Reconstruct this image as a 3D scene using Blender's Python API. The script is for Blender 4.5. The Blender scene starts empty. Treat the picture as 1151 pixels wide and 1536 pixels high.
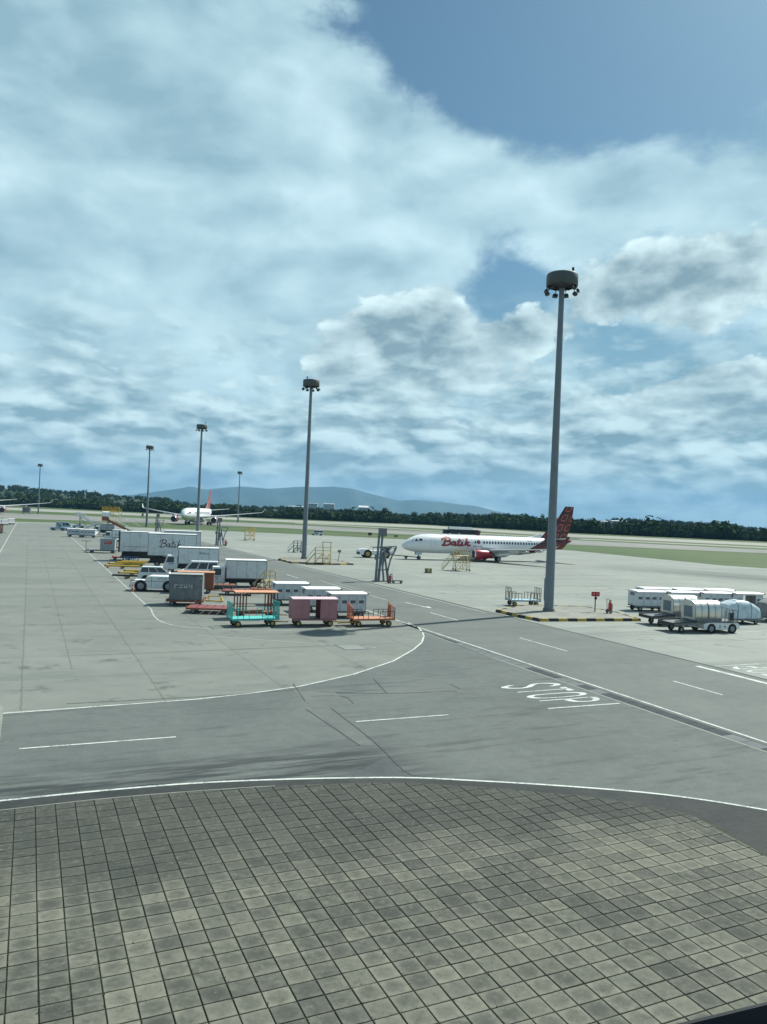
import bpy, math, random
from mathutils import Vector
R = math.radians
random.seed(7)
scene = bpy.context.scene
C = scene.collection

# ------------------------------------------------------------------ camera
CAM_H, FPX, ROLL, PITCH = 8.95, 1154.0, R(2.4), math.atan(4 / 1154)
cam = bpy.data.cameras.new('camera')
cam.sensor_fit = 'VERTICAL'
cam.sensor_height = 36.0
cam.lens = 36.0 * FPX / 1536.0
cam.clip_start = 0.05
cam.clip_end = 60000
cam_o = bpy.data.objects.new('camera', cam)
C.objects.link(cam_o)
cam_o.rotation_mode = 'XYZ'
from mathutils import Matrix
cam_o.matrix_world = (Matrix.Translation((0, 0, CAM_H)) @ Matrix.Rotation(R(90) + PITCH, 4, 'X')
                      @ Matrix.Rotation(ROLL, 4, 'Z'))
scene.camera = cam_o


def ray(px, py):
    u = px - 575.5
    v = 768 - py
    a = u * math.cos(ROLL) - v * math.sin(ROLL)
    b = u * math.sin(ROLL) + v * math.cos(ROLL)
    return a, FPX * math.cos(PITCH) - b * math.sin(PITCH), b * math.cos(PITCH) + FPX * math.sin(PITCH)


def G(px, py, z=0.0):
    x, y, zz = ray(px, py)
    t = (z - CAM_H) / zz
    return x * t, y * t


def D(px, py, d):
    x, y, z = ray(px, py)
    t = d / y
    return x * t, d, CAM_H + z * t


GA = R(24.7)
E1 = (-math.sin(GA), math.cos(GA))
E2 = (math.cos(GA), math.sin(GA))


def ST(s, t):
    return s * E1[0] + t * E2[0], s * E1[1] + t * E2[1]


# ------------------------------------------------------------------ node helpers
class X:
    """a socket or number with arithmetic that grows math nodes"""
    def __init__(self, nt, v):
        self.nt, self.v = nt, v

    def op(self, o, *a, clamp=False):
        n = self.nt.nodes.new('ShaderNodeMath')
        n.operation = o
        n.use_clamp = clamp
        for i, q in enumerate((self,) + a):
            q = q.v if isinstance(q, X) else q
            if isinstance(q, (int, float)):
                n.inputs[i].default_value = q
            else:
                self.nt.links.new(q, n.inputs[i])
        return X(self.nt, n.outputs[0])

    def __add__(s, o): return s.op('ADD', o)
    def __radd__(s, o): return s.op('ADD', o)
    def __sub__(s, o): return s.op('SUBTRACT', o)
    def __rsub__(s, o): return X(s.nt, o).op('SUBTRACT', s)
    def __mul__(s, o): return s.op('MULTIPLY', o)
    def __rmul__(s, o): return s.op('MULTIPLY', o)
    def __truediv__(s, o): return s.op('DIVIDE', o)
    def abs(s): return s.op('ABSOLUTE')
    def max(s, o): return s.op('MAXIMUM', o)
    def min(s, o): return s.op('MINIMUM', o)
    def frac(s): return s.op('FRACT')
    def gt(s, o): return s.op('GREATER_THAN', o)
    def lt(s, o): return s.op('LESS_THAN', o)

    def ss(s, a, b):
        n = s.nt.nodes.new('ShaderNodeMapRange')
        n.interpolation_type = 'SMOOTHSTEP'
        s.nt.links.new(s.v, n.inputs[0])
        n.inputs[1].default_value, n.inputs[2].default_value = a, b
        return X(s.nt, n.outputs[0])

    def lin(s, a, b, c=0.0, d=1.0):
        n = s.nt.nodes.new('ShaderNodeMapRange')
        s.nt.links.new(s.v, n.inputs[0])
        for i, q in enumerate((a, b, c, d)):
            n.inputs[i + 1].default_value = q
        return X(s.nt, n.outputs[0])


def vec(nt, x, y, z):
    n = nt.nodes.new('ShaderNodeCombineXYZ')
    for i, q in enumerate((x, y, z)):
        q = q.v if isinstance(q, X) else q
        if isinstance(q, (int, float)):
            n.inputs[i].default_value = q
        else:
            nt.links.new(q, n.inputs[i])
    return n.outputs[0]


def sep(nt, v):
    n = nt.nodes.new('ShaderNodeSeparateXYZ')
    nt.links.new(v, n.inputs[0])
    return [X(nt, n.outputs[i]) for i in range(3)]


def noise(nt, v, scale, detail=4.0, rough=0.55, dist=0.0, lac=2.0):
    n = nt.nodes.new('ShaderNodeTexNoise')
    if v is not None:
        nt.links.new(v, n.inputs['Vector'])
    n.inputs['Scale'].default_value = scale
    n.inputs['Detail'].default_value = detail
    n.inputs['Roughness'].default_value = rough
    n.inputs['Lacunarity'].default_value = lac
    n.inputs['Distortion'].default_value = dist
    return X(nt, n.outputs[0])


def col(nt, c):
    n = nt.nodes.new('ShaderNodeRGB')
    n.outputs[0].default_value = (*c, 1)
    return n.outputs[0]


def mix(nt, f, a, b, mode='MIX'):
    n = nt.nodes.new('ShaderNodeMix')
    n.data_type = 'RGBA'
    n.blend_type = mode
    n.clamp_factor = True
    for i, q in ((0, f), (6, a), (7, b)):
        q = q.v if isinstance(q, X) else q
        if isinstance(q, (int, float)):
            n.inputs[i].default_value = q
        elif isinstance(q, (tuple, list)):
            n.inputs[i].default_value = (*q, 1)
        else:
            nt.links.new(q, n.inputs[i])
    return n.outputs[2]


# ------------------------------------------------------------------ sky
SUN_AZ, SUN_EL = R(48.6), R(49.8)
SUN_DIR = Vector((math.sin(SUN_AZ) * math.cos(SUN_EL), math.cos(SUN_AZ) * math.cos(SUN_EL), math.sin(SUN_EL)))
world = bpy.data.worlds.new('World')
scene.world = world
world.use_nodes = True
W = world.node_tree
W.nodes.clear()
sky = W.nodes.new('ShaderNodeTexSky')
sky.sky_type = 'NISHITA'
sky.sun_disc = False
sky.sun_elevation = SUN_EL
sky.sun_rotation = SUN_AZ
sky.altitude = 20
sky.air_density = 1.0
sky.dust_density = 1.4
sky.ozone_density = 1.3
tc = W.nodes.new('ShaderNodeTexCoord')
dirv = tc.outputs['Generated']
dx, dy, dz = sep(W, dirv)
DEG = 180 / math.pi
az = dx.op('ARCTAN2', dy) * DEG
el = dz.op('ARCSINE') * DEG
zc = dz.max(0.0)


def azel(px, py):
    x, y, z = ray(px, py)
    return math.degrees(math.atan2(x, y)), math.degrees(math.atan2(z, math.hypot(x, y)))


def blob(px, py, rx, ry, w, rot=0.0):
    """a soft patch of more (w > 0) or less cloud round one direction of the sky"""
    a0, e0 = azel(px, py)
    k = 0.0497
    c_, s_ = math.cos(R(rot)), math.sin(R(rot))
    da, de = az - a0, el - e0
    u = (da * c_ + de * s_) * (1 / (rx * k))
    v = (de * c_ - da * s_) * (1 / (ry * k))
    return X(W, math.e).op('POWER', (u * u + v * v) * -1.0) * w


def billow(v, scale, detail=4.0, rough=0.5):
    n = W.nodes.new('ShaderNodeTexVoronoi')
    n.feature = 'F1'
    n.normalize = True
    W.links.new(v, n.inputs['Vector'])
    n.inputs['Scale'].default_value = scale
    n.inputs['Detail'].default_value = detail
    n.inputs['Roughness'].default_value = rough
    return 1.0 - X(W, n.outputs['Distance'])


def dirp(kz, wob, o=(0, 0, 0)):
    return vec(W, dx + wob + o[0], dy + wob * 0.7 + o[1], dz * kz + wob + o[2])


warp = (noise(W, dirv, 5.0, 3.0) - 0.5) * 0.10
mA = (blob(150, 130, 430, 330, 0.46) + blob(420, 330, 330, 230, 0.22) + blob(520, 140, 120, 120, 0.10)
      + blob(950, 290, 330, 70, 0.40, -4) + blob(650, 220, 140, 60, 0.22, -25)
      + blob(830, 70, 330, 140, -0.50, 5) + blob(630, 60, 100, 120, -0.24) + blob(765, 425, 60, 50, -0.26) + blob(575, 335, 60, 30, -0.26)
      + blob(740, 330, 60, 40, -0.12) + blob(100, 620, 600, 120, 0.10) + blob(1000, 345, 60, 22, -0.12))


def densA(o, det):
    return noise(W, dirp(1.9, warp, o), 3.6, det, 0.56) * 0.60 + billow(dirp(1.9, warp, o), 6.5, 2.0 if det > 6 else 1.0, 0.55) * 0.40


nA1, nA2 = densA((0, 0, 0), 9.0), densA((0.035, -0.02, 0.06), 5.0)
dA = nA1 + mA * 0.85 + (noise(W, dirp(1.6, warp), 11.0, 8.0, 0.62) - 0.5) * 0.42 - 0.545
alA = dA.ss(-0.03, 0.17)
shA = ((nA1 - nA2) * 3.6 + 0.56 - (dA - 0.12).max(0.0) * 0.35 + (noise(W, dirp(1.9, warp), 2.1, 3.0) - 0.5) * 1.5).op('ADD', 0.0, clamp=True)

# cumulus, nearer the horizon
wB = (noise(W, dirv, 9.0, 4.0) - 0.5) * 0.05
mB = (blob(1010, 425, 150, 70, 0.40, 8) + blob(1120, 380, 60, 40, 0.15) + blob(580, 520, 130, 80, 0.38, 25) + blob(670, 475, 40, 45, 0.14)
      + blob(780, 500, 60, 38, 0.30) + blob(700, 560, 110, 40, 0.18) + blob(1000, 625, 190, 60, 0.30, 12) + blob(640, 670, 140, 42, 0.24)
      + blob(850, 690, 160, 36, 0.20) + blob(1090, 560, 70, 30, 0.2) + blob(480, 690, 120, 30, 0.18)
      + blob(100, 642, 55, 20, 0.28) + blob(80, 668, 22, 10, 0.2) + blob(420, 655, 60, 22, 0.28) + blob(155, 672, 40, 18, 0.18) + blob(270, 690, 90, 20, 0.16)
      + blob(640, 112, 60, 18, 0.14, -20) + blob(970, 190, 26, 26, 0.16)
      + blob(930, 540, 130, 26, -0.2) + blob(745, 440, 45, 45, -0.2) + blob(880, 60, 340, 100, -0.2)
      + el.ss(24.0, 6.0) * 0.10)


def densB(o, det):
    return noise(W, dirp(1.8, wB, o), 9.0, det, 0.60) * 0.50 + billow(dirp(1.8, wB, o), 15.0, 3.0 if det > 6 else 1.5, 0.55) * 0.50


nB1, nB2 = densB((0, 0, 0), 9.0), densB((0.013, -0.008, 0.038), 6.0)
dB = nB1 + mB - 0.80
alB = dB.ss(0.0, 0.07)
shB = ((nB1 - nB2) * 4.2 + 0.60 - (dB - 0.06).max(0.0) * 2.3).op('ADD', 0.0, clamp=True)

SKY_S = 0.072
skyc = mix(W, 1.0, sky.outputs[0], (0.60, 0.90, 0.93), 'MULTIPLY')
q = 0.84 / SKY_S
cA = mix(W, shA, (0.315 * q, 0.515 * q, 0.605 * q), (0.71 * q, 0.96 * q, 1.03 * q))
cB = mix(W, shB, (0.225 * q, 0.35 * q, 0.41 * q), (0.84 * q, 1.05 * q, 1.07 * q))
hz = mix(W, el.ss(20.0, 0.5) * 0.80, skyc, (0.24 * q, 0.42 * q, 0.49 * q))
s1 = mix(W, alA * 0.93, hz, cA)
s2 = mix(W, alB * 0.90, s1, cB)
# a low, broken deck far off fills the sky towards the horizon
def densL(o, det):
    return noise(W, dirp(2.8, wB, o), 7.0, det, 0.58) * 0.55 + billow(dirp(2.8, wB, o), 17.0, 2.0 if det > 6 else 1.0, 0.55) * 0.45


nL, nLs = densL((0, 0, 0), 8.0), densL((0.012, -0.006, 0.045), 5.0)
cL = mix(W, ((nL - nLs) * 5.2 + 0.44).op('ADD', 0.0, clamp=True), (0.235 * q, 0.39 * q, 0.455 * q), (0.74 * q, 0.96 * q, 0.99 * q))
sL = mix(W, el.ss(18.0, 5.0) * (nL + el.ss(14.0, 3.0) * 0.20).ss(0.59, 0.69) * 0.88, s2, cL)
s3 = mix(W, el.ss(6.0, 0.0) * 0.62, sL, (0.295 * q, 0.455 * q, 0.515 * q))
bg = W.nodes.new('ShaderNodeBackground')
W.links.new(s3, bg.inputs[0])
bg.inputs[1].default_value = SKY_S
world.cycles.sampling_method = 'MANUAL'
world.cycles.sample_map_resolution = 512
wo = W.nodes.new('ShaderNodeOutputWorld')
W.links.new(bg.outputs[0], wo.inputs[0])

# ------------------------------------------------------------------ sun and exposure
sl = bpy.data.lights.new('sun', 'SUN')
sl.energy = 5.0
sl.angle = R(0.6)
sl.color = (1.0, 0.99, 0.90)
so = bpy.data.objects.new('sun', sl)
C.objects.link(so)
so.rotation_euler = (-SUN_DIR).to_track_quat('-Z', 'Y').to_euler()
so.location = (0, 0, 60)
vs = scene.view_settings
vs.view_transform = 'Standard'
vs.look = 'None'
vs.exposure = 0.25
vs.gamma = 1.0
scene.cycles.max_bounces = 6
scene.cycles.volume_bounces = 1
scene.cycles.use_denoising = True

# ------------------------------------------------------------------ materials
MATS = {}


def newmat(name):
    m = bpy.data.materials.new(name)
    m.use_nodes = True
    nt = m.node_tree
    b = nt.nodes['Principled BSDF']
    return m, nt, b


def coords(nt, kind='Object'):
    if kind == 'World':
        return nt.nodes.new('ShaderNodeNewGeometry').outputs['Position']
    return nt.nodes.new('ShaderNodeTexCoord').outputs[kind]


def bump(nt, b, h, strength=0.3, dist=0.02):
    n = nt.nodes.new('ShaderNodeBump')
    n.inputs['Strength'].default_value = strength
    n.inputs['Distance'].default_value = dist
    nt.links.new(h.v, n.inputs['Height'])
    nt.links.new(n.outputs[0], b.inputs['Normal'])


def paint(name, c, rough=0.45, metal=0.0, dirt=0.35, dirtc=(0.10, 0.09, 0.075), scale=1.6, spec=0.5):
    if name in MATS:
        return MATS[name]
    m, nt, b = newmat(name)
    p = coords(nt)
    n1 = noise(nt, p, scale, 6.0, 0.62)
    n2 = noise(nt, p, scale * 7, 4.0, 0.6)
    f = (n1.ss(0.42, 0.78) * 0.75 + n2.ss(0.5, 0.8) * 0.35) * dirt
    c2 = mix(nt, f, c, dirtc)
    nt.links.new(c2, b.inputs['Base Color'])
    r = n1 * 0.3 + (rough - 0.12)
    nt.links.new(r.v, b.inputs['Roughness'])
    b.inputs['Metallic'].default_value = metal
    b.inputs['Specular IOR Level'].default_value = spec
    MATS[name] = m
    return m


def P_(n): return MATS[n]


white = paint('white_paint', (0.74, 0.76, 0.76), 0.4, dirt=0.22)
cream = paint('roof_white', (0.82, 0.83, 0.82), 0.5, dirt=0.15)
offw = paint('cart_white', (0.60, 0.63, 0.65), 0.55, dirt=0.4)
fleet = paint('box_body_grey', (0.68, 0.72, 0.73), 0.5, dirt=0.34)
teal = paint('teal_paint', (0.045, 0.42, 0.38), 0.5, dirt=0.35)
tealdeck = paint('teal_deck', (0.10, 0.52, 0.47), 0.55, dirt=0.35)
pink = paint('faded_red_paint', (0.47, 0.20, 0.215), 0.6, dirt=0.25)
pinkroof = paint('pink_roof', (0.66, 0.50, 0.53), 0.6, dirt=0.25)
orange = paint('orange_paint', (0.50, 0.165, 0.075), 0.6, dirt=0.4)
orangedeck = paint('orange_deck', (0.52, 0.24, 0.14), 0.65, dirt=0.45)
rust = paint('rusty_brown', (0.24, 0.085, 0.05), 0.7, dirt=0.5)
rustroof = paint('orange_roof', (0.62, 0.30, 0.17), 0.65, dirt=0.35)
maroon = paint('maroon_slat', (0.22, 0.055, 0.06), 0.6, dirt=0.4)
redp = paint('red_paint', (0.48, 0.035, 0.04), 0.45, dirt=0.2)
yellow = paint('yellow_paint', (0.62, 0.40, 0.03), 0.5, dirt=0.35)
paley = paint('pale_yellow_paint', (0.58, 0.47, 0.22), 0.55, dirt=0.4)
black = paint('black_steel', (0.022, 0.023, 0.025), 0.55, dirt=0.2)
rubber = paint('tyre_rubber', (0.020, 0.020, 0.020), 0.85, dirt=0.4, dirtc=(0.09, 0.085, 0.075))
rimy = paint('rim_yellow', (0.50, 0.36, 0.10), 0.55, dirt=0.4)
rimg = paint('rim_grey', (0.30, 0.31, 0.32), 0.5, dirt=0.4)
galv = paint('galvanised_steel', (0.165, 0.20, 0.225), 0.5, 0.0, dirt=0.25, dirtc=(0.06, 0.07, 0.08), scale=0.7)
masts = paint('mast_grey_paint', (0.185, 0.215, 0.24), 0.55, 0.0, dirt=0.3, dirtc=(0.06, 0.07, 0.08), scale=0.6)
drumm = paint('mast_drum_grey', (0.085, 0.100, 0.100), 0.6, dirt=0.3, dirtc=(0.05, 0.06, 0.06))
steelg = paint('mid_grey_steel', (0.16, 0.18, 0.19), 0.5, 0.2, dirt=0.3)
alu = paint('brushed_aluminium', (0.66, 0.66, 0.62), 0.36, 0.85, dirt=0.25, dirtc=(0.22, 0.21, 0.19))
bluep = paint('blue_paint', (0.05, 0.16, 0.36), 0.45, dirt=0.25)
paleblue = paint('pale_blue_paint', (0.36, 0.53, 0.62), 0.45, dirt=0.3)
tarpb = paint('blue_white_tarp', (0.58, 0.67, 0.71), 0.28, dirt=0.7, dirtc=(0.16, 0.26, 0.36), scale=1.3)
tarpg = paint('grey_tarp', (0.20, 0.22, 0.22), 0.7, dirt=0.6, dirtc=(0.05, 0.06, 0.065), scale=1.3)
tarpt = paint('pale_tarp_edge', (0.34, 0.35, 0.33), 0.7, dirt=0.5)
lite = paint('lamp_glass', (0.5, 0.5, 0.48), 0.2, dirt=0.1)
ink = paint('ink_black', (0.03, 0.03, 0.035), 0.6, dirt=0.1)
redink = paint('ink_red', (0.30, 0.025, 0.045), 0.5, dirt=0.1)
whiteink = paint('ink_white', (0.72, 0.73, 0.72), 0.6, dirt=0.2)


def glassmat(name, c=(0.015, 0.02, 0.023), r=0.08):
    m, nt, b = newmat(name)
    b.inputs['Base Color'].default_value = (*c, 1)
    b.inputs['Roughness'].default_value = r
    b.inputs['Specular IOR Level'].default_value = 0.7
    MATS[name] = m
    return m


glass = glassmat('window_glass')
darkpane = glassmat('dark_opening', (0.10, 0.11, 0.115), 0.6)


def groundmat(name, c1, c2, scale, fine=18.0, bumps=0.15, rough=0.85, dark=None, darkamt=0.0, streak=None, speck=0.10, extra=None, slab=0):
    m, nt, b = newmat(name)
    p = coords(nt, 'World')
    x, y, z = sep(nt, p)
    n1 = noise(nt, p, scale, 7.0, 0.6, 0.4)
    n3 = noise(nt, p, scale * 9, 5.0, 0.62)
    n2 = noise(nt, p, fine, 3.0, 0.6)
    f = (n1 * 0.62 + n3 * 0.38).ss(0.34, 0.66)
    c = mix(nt, f, c1, c2)
    if streak:
        ang, k = streak
        ca, sa = math.cos(ang), math.sin(ang)
        u = x * ca + y * sa
        v = y * ca - x * sa
        sv = vec(nt, u * k[0], v * k[1], 0.0)
        ns = noise(nt, sv, 1.0, 6.0, 0.62)
        c = mix(nt, ns.ss(0.52, 0.72) * darkamt, c, dark)
        sv2 = vec(nt, u * k[0] * 3.1 + 40.0, v * k[1] * 2.2, 3.0)
        ns2 = noise(nt, sv2, 1.0, 5.0, 0.6)
        c = mix(nt, ns2.ss(0.56, 0.74) * darkamt * 0.8, c, dark)
    if slab:
        s_ = x * E1[0] + y * E1[1]
        t_ = x * E2[0] + y * E2[1]
        wob = (noise(nt, p, 0.7, 3.0) - 0.5) * 0.04
        la = ((s_ * (1 / slab) + wob).frac() - 0.5).abs().gt(0.5 - 0.045 / slab)
        lb = ((t_ * (1 / slab) + wob).frac() - 0.5).abs().gt(0.5 - 0.045 / slab)
        c = mix(nt, la.max(lb) * 0.45, c, (c1[0] * .5, c1[1] * .5, c1[2] * .5))
        vn = nt.nodes.new('ShaderNodeTexWhiteNoise')
        vn.noise_dimensions = '2D'
        nt.links.new(vec(nt, (s_ * (1 / slab)).op('FLOOR'), (t_ * (1 / slab)).op('FLOOR'), 0.0), vn.inputs['Vector'])
        c = mix(nt, X(nt, vn.outputs['Value']) * 0.16, c, (c1[0] * .55, c1[1] * .55, c1[2] * .55))
        spot = noise(nt, p, 0.35, 8.0, 0.7)
        c = mix(nt, spot.ss(0.57, 0.69) * 0.75, c, (c1[0] * .45, c1[1] * .45, c1[2] * .45))
    if extra:
        c = extra(nt, c, x, y)
    c = mix(nt, (n2 - 0.5).abs() * 2.0 * speck * 4.0, c, (c1[0] * 0.45, c1[1] * 0.45, c1[2] * 0.45))
    nt.links.new(c, b.inputs['Base Color'])
    b.inputs['Roughness'].default_value = rough
    b.inputs['Specular IOR Level'].default_value = 0.3
    bump(nt, b, n2, bumps, 0.01)
    MATS[name] = m
    return m


def apron_stain(nt, c, x, y):
    (ax, ay), (bx, by) = G(900, 849), G(1151, 868)
    L = math.hypot(bx - ax, by - ay)
    ux, uy = (bx - ax) / L, (by - ay) / L
    al = (x - ax) * ux + (y - ay) * uy
    pr = ((y - ay) * ux - (x - ax) * uy) * (1 / 11.0)
    nz = noise(nt, vec(nt, al * 0.02, pr * 1.3, 0.0), 1.0, 5.0)
    f = X(nt, math.e).op('POWER', pr * pr * -1.0) * al.ss(-16.0, 30.0) * nz.ss(0.2, 0.55)
    return mix(nt, f * 0.9, c, (0.085, 0.098, 0.092))


def road_stain(nt, c, x, y):
    s = x * E1[0] + y * E1[1]
    t = x * E2[0] + y * E2[1]
    nz = noise(nt, vec(nt, t * 0.22, s * 1.9, 0.0), 1.0, 6.0, 0.68)
    f = s.ss(28.6, 26.0) * t.ss(15.0, 10.5) * nz.ss(0.40, 0.58)
    return mix(nt, f * 0.9, c, (0.028, 0.036, 0.038))


apron_m = groundmat('apron_concrete', (0.234, 0.254, 0.230), (0.290, 0.312, 0.280), 0.05, 6.0, dark=(0.15, 0.17, 0.16), darkamt=0.85, streak=(GA, (0.012, 0.16)), extra=apron_stain, slab=7.5)
stand_m = groundmat('stand_concrete', (0.168, 0.182, 0.164), (0.214, 0.230, 0.206), 0.08, 9.0, dark=(0.12, 0.135, 0.128), darkamt=0.75, streak=(GA, (0.05, 0.22)), slab=6.0)
road_m = groundmat('road_asphalt', (0.124, 0.137, 0.129), (0.162, 0.177, 0.164), 0.16, 11.0, dark=(0.085, 0.10, 0.10), darkamt=0.45, streak=(GA, (0.06, 0.5)), speck=0.24)
road2_m = groundmat('front_road_asphalt', (0.106, 0.121, 0.114), (0.142, 0.158, 0.148), 0.2, 11.0, dark=(0.045, 0.055, 0.058), darkamt=0.62, streak=(GA, (0.16, 1.2)), speck=0.24, extra=road_stain)
patch_m = groundmat('patched_asphalt', (0.060, 0.070, 0.072), (0.090, 0.100, 0.100), 0.6, 26.0)
gutter_m = groundmat('gutter_asphalt', (0.026, 0.031, 0.032), (0.050, 0.056, 0.053), 0.6, 26.0)
seam_m = groundmat('joint_sealant', (0.035, 0.042, 0.045), (0.06, 0.07, 0.07), 0.8, 30.0)
taxi_m = groundmat('taxiway_pavement', (0.18, 0.18, 0.165), (0.26, 0.26, 0.24), 0.012, 2.0, dark=(0.13, 0.12, 0.11), darkamt=0.7, streak=(R(-20), (0.003, 0.05)))
runway_m = groundmat('runway_pavement', (0.25, 0.25, 0.215), (0.32, 0.32, 0.275), 0.012, 2.0)
grass_m = groundmat('airfield_grass', (0.040, 0.082, 0.020), (0.076, 0.112, 0.034), 0.012, 1.2, dark=(0.15, 0.125, 0.075), darkamt=0.7, streak=(R(-15), (0.004, 0.05)), speck=0.2)
hill_m = groundmat('hill_ground', (0.016, 0.032, 0.014), (0.034, 0.055, 0.020), 0.01, 0.5, speck=0.2)
island_m = groundmat('island_concrete', (0.20, 0.20, 0.18), (0.30, 0.30, 0.26), 0.5, 9.0, dark=(0.10, 0.10, 0.09), darkamt=0.6, streak=(GA, (0.3, 0.6)))


def markmat(name, c, wear):
    m, nt, b = newmat(name)
    p = coords(nt, 'World')
    n1 = noise(nt, p, 1.1, 7.0, 0.65)
    n2 = noise(nt, p, 9.0, 5.0, 0.6)
    f = (n1 * 0.55 + n2 * 0.45).ss(0.46, 0.62) * wear
    nt.links.new(mix(nt, f, c, (0.20, 0.22, 0.215)), b.inputs['Base Color'])
    b.inputs['Roughness'].default_value = 0.75
    MATS[name] = m
    return m


mark_m = markmat('road_marking_white', (0.56, 0.60, 0.56), 0.85)
markw_m = markmat('worn_marking_white', (0.40, 0.43, 0.40), 0.9)
marky_m = markmat('faint_yellow_marking', (0.42, 0.38, 0.22), 0.85)

# ------------------------------------------------------------------ mesh builder


class MB:
    def __init__(self):
        self.v, self.f, self.s, self.mi = [], [], [], []
        self.cur = 0

    def add(self, verts, faces, smooth=False):
        o = len(self.v)
        self.v += [tuple(p) for p in verts]
        for f in faces:
            self.f.append([i + o for i in f])
            self.s.append(smooth)
            self.mi.append(self.cur)
        return self

    def bx(self, x0, x1, y0, y1, z0, z1):
        return self.add([(x0, y0, z0), (x1, y0, z0), (x1, y1, z0), (x0, y1, z0), (x0, y0, z1), (x1, y0, z1), (x1, y1, z1), (x0, y1, z1)],
                        [(0, 3, 2, 1), (4, 5, 6, 7), (0, 1, 5, 4), (1, 2, 6, 5), (2, 3, 7, 6), (3, 0, 4, 7)])

    def fr(self, b, t):
        """box from 4 bottom and 4 top corners"""
        return self.add(list(b) + list(t), [(0, 3, 2, 1), (4, 5, 6, 7), (0, 1, 5, 4), (1, 2, 6, 5), (2, 3, 7, 6), (3, 0, 4, 7)])

    def cyl(self, p, q, r0, r1=None, n=8, cap=True, smooth=True):
        r1 = r0 if r1 is None else r1
        p, q = Vector(p), Vector(q)
        d = (q - p).normalized()
        a = d.orthogonal().normalized()
        b = d.cross(a)
        vs_ = []
        for c, r in ((p, r0), (q, r1)):
            for i in range(n):
                t = 2 * math.pi * i / n
                vs_.append(c + (a * math.cos(t) + b * math.sin(t)) * r)
        fs = [(i, (i + 1) % n, n + (i + 1) % n, n + i) for i in range(n)]
        self.add(vs_, fs, smooth)
        if cap:
            self.add(vs_, [tuple(range(n - 1, -1, -1)), tuple(range(n, 2 * n))])
        return self

    def bar(self, p, q, w, h=None):
        """square tube between two points"""
        h = h or w
        p, q = Vector(p), Vector(q)
        d = (q - p).normalized()
        up = Vector((0, 0, 1)) if abs(d.z) < 0.95 else Vector((1, 0, 0))
        a = d.cross(up).normalized() * w / 2
        b = a.cross(d).normalized() * h / 2
        return self.fr([p - a - b, p + a - b, p + a + b, p - a + b], [q - a - b, q + a - b, q + a + b, q - a + b])

    def loft(self, rings, close=True, cap=True, smooth=True):
        n = len(rings[0])
        vs_ = [p for r in rings for p in r]
        fs = []
        for k in range(len(rings) - 1):
            for i in range(n if close else n - 1):
                j = (i + 1) % n
                fs.append((k * n + i, k * n + j, (k + 1) * n + j, (k + 1) * n + i))
        self.add(vs_, fs, smooth)
        if cap:
            self.add(rings[0], [tuple(range(n - 1, -1, -1))])
            self.add(rings[-1], [tuple(range(n))])
        return self

    def prism(self, poly, y0, y1):
        """side profile (x, z) swept across y"""
        n = len(poly)
        return self.add([(x, y0, z) for x, z in poly] + [(x, y1, z) for x, z in poly],
                        [tuple(range(n)), tuple(range(2 * n - 1, n - 1, -1))] + [((i + 1) % n, i, n + i, n + (i + 1) % n) for i in range(n)])

    def plate(self, poly, z):
        return self.add([(x, y, z) for x, y in poly], [tuple(range(len(poly)))])

    def mesh(self, name):
        me = bpy.data.meshes.new(name)
        me.from_pydata(self.v, [], self.f)
        for pl, s, k in zip(me.polygons, self.s, self.mi):
            pl.use_smooth = s
            pl.material_index = k
        me.update()
        return me

    def build(self, name, mat, parent=None, **kw):
        me = self.mesh(name)
        for m in (mat if isinstance(mat, (list, tuple)) else [mat]):
            me.materials.append(m)
        return link(name, me, parent, **kw)


def link(name, me, parent=None, loc=None, rz=None, label=None, cat=None, group=None, kind=None):
    o = bpy.data.objects.new(name, me)
    C.objects.link(o)
    if parent is not None:
        o.parent = parent
    if loc is not None:
        o.location = loc
    if rz is not None:
        o.rotation_euler = (0, 0, rz)
    for k, q_ in (('label', label), ('category', cat), ('group', group), ('kind', kind)):
        if q_:
            o[k] = q_
    return o


def thing(name, label, cat, group=None):
    return link(name, None, label=label, cat=cat, group=group)


def at(o, px, py, deg, z=0.0, dy=0.0, dx=0.0):
    """stand a thing on the ground point seen at a pixel, moved dy along its own width"""
    x, y = G(px, py, z)
    a = R(deg)
    o.location = (x - math.sin(a) * dy + math.cos(a) * dx, y + math.cos(a) * dy + math.sin(a) * dx, z)
    o.rotation_euler = (0, 0, a)
    return o


def tree_of(o):
    r = [o]
    for c in o.children:
        r += tree_of(c)
    return r


def dup(o, label=None, parent=None):
    c = o.copy()
    C.objects.link(c)
    c.parent = parent
    if label:
        c['label'] = label
    for ch in list(o.children):
        dup(ch, None, c)
    return c


WHEELS = {}


def wheel(par, x, y, r, w, rim, side=None, name='wheel'):
    key = (round(r, 3), round(w, 3), rim.name)
    if key not in WHEELS:
        n = 18
        prof = [(0.62, -0.5), (0.9, -0.5), (1.0, -0.32), (1.0, 0.32), (0.9, 0.5), (0.62, 0.5)]
        rings = [[(r * a * math.cos(2 * math.pi * i / n), w * b_, r * a * math.sin(2 * math.pi * i / n)) for i in range(n)] for a, b_ in prof]
        t = MB().loft(rings, cap=False)
        k = MB()
        for s in (-1, 1):
            k.cyl((0, s * w * 0.28, 0), (0, s * w * 0.42, 0), r * 0.63, r * 0.58, 14)
            k.cyl((0, s * w * 0.42, 0), (0, s * w * 0.56, 0), r * 0.22, r * 0.16, 8)
        tm, km = t.mesh('wheel'), k.mesh('rim')
        tm.materials.append(rubber)
        km.materials.append(rim)
        WHEELS[key] = (tm, km)
    tm, km = WHEELS[key]
    o = link(name, tm, par, loc=(x, y, r))
    link('rim', km, o)
    return o


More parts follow.
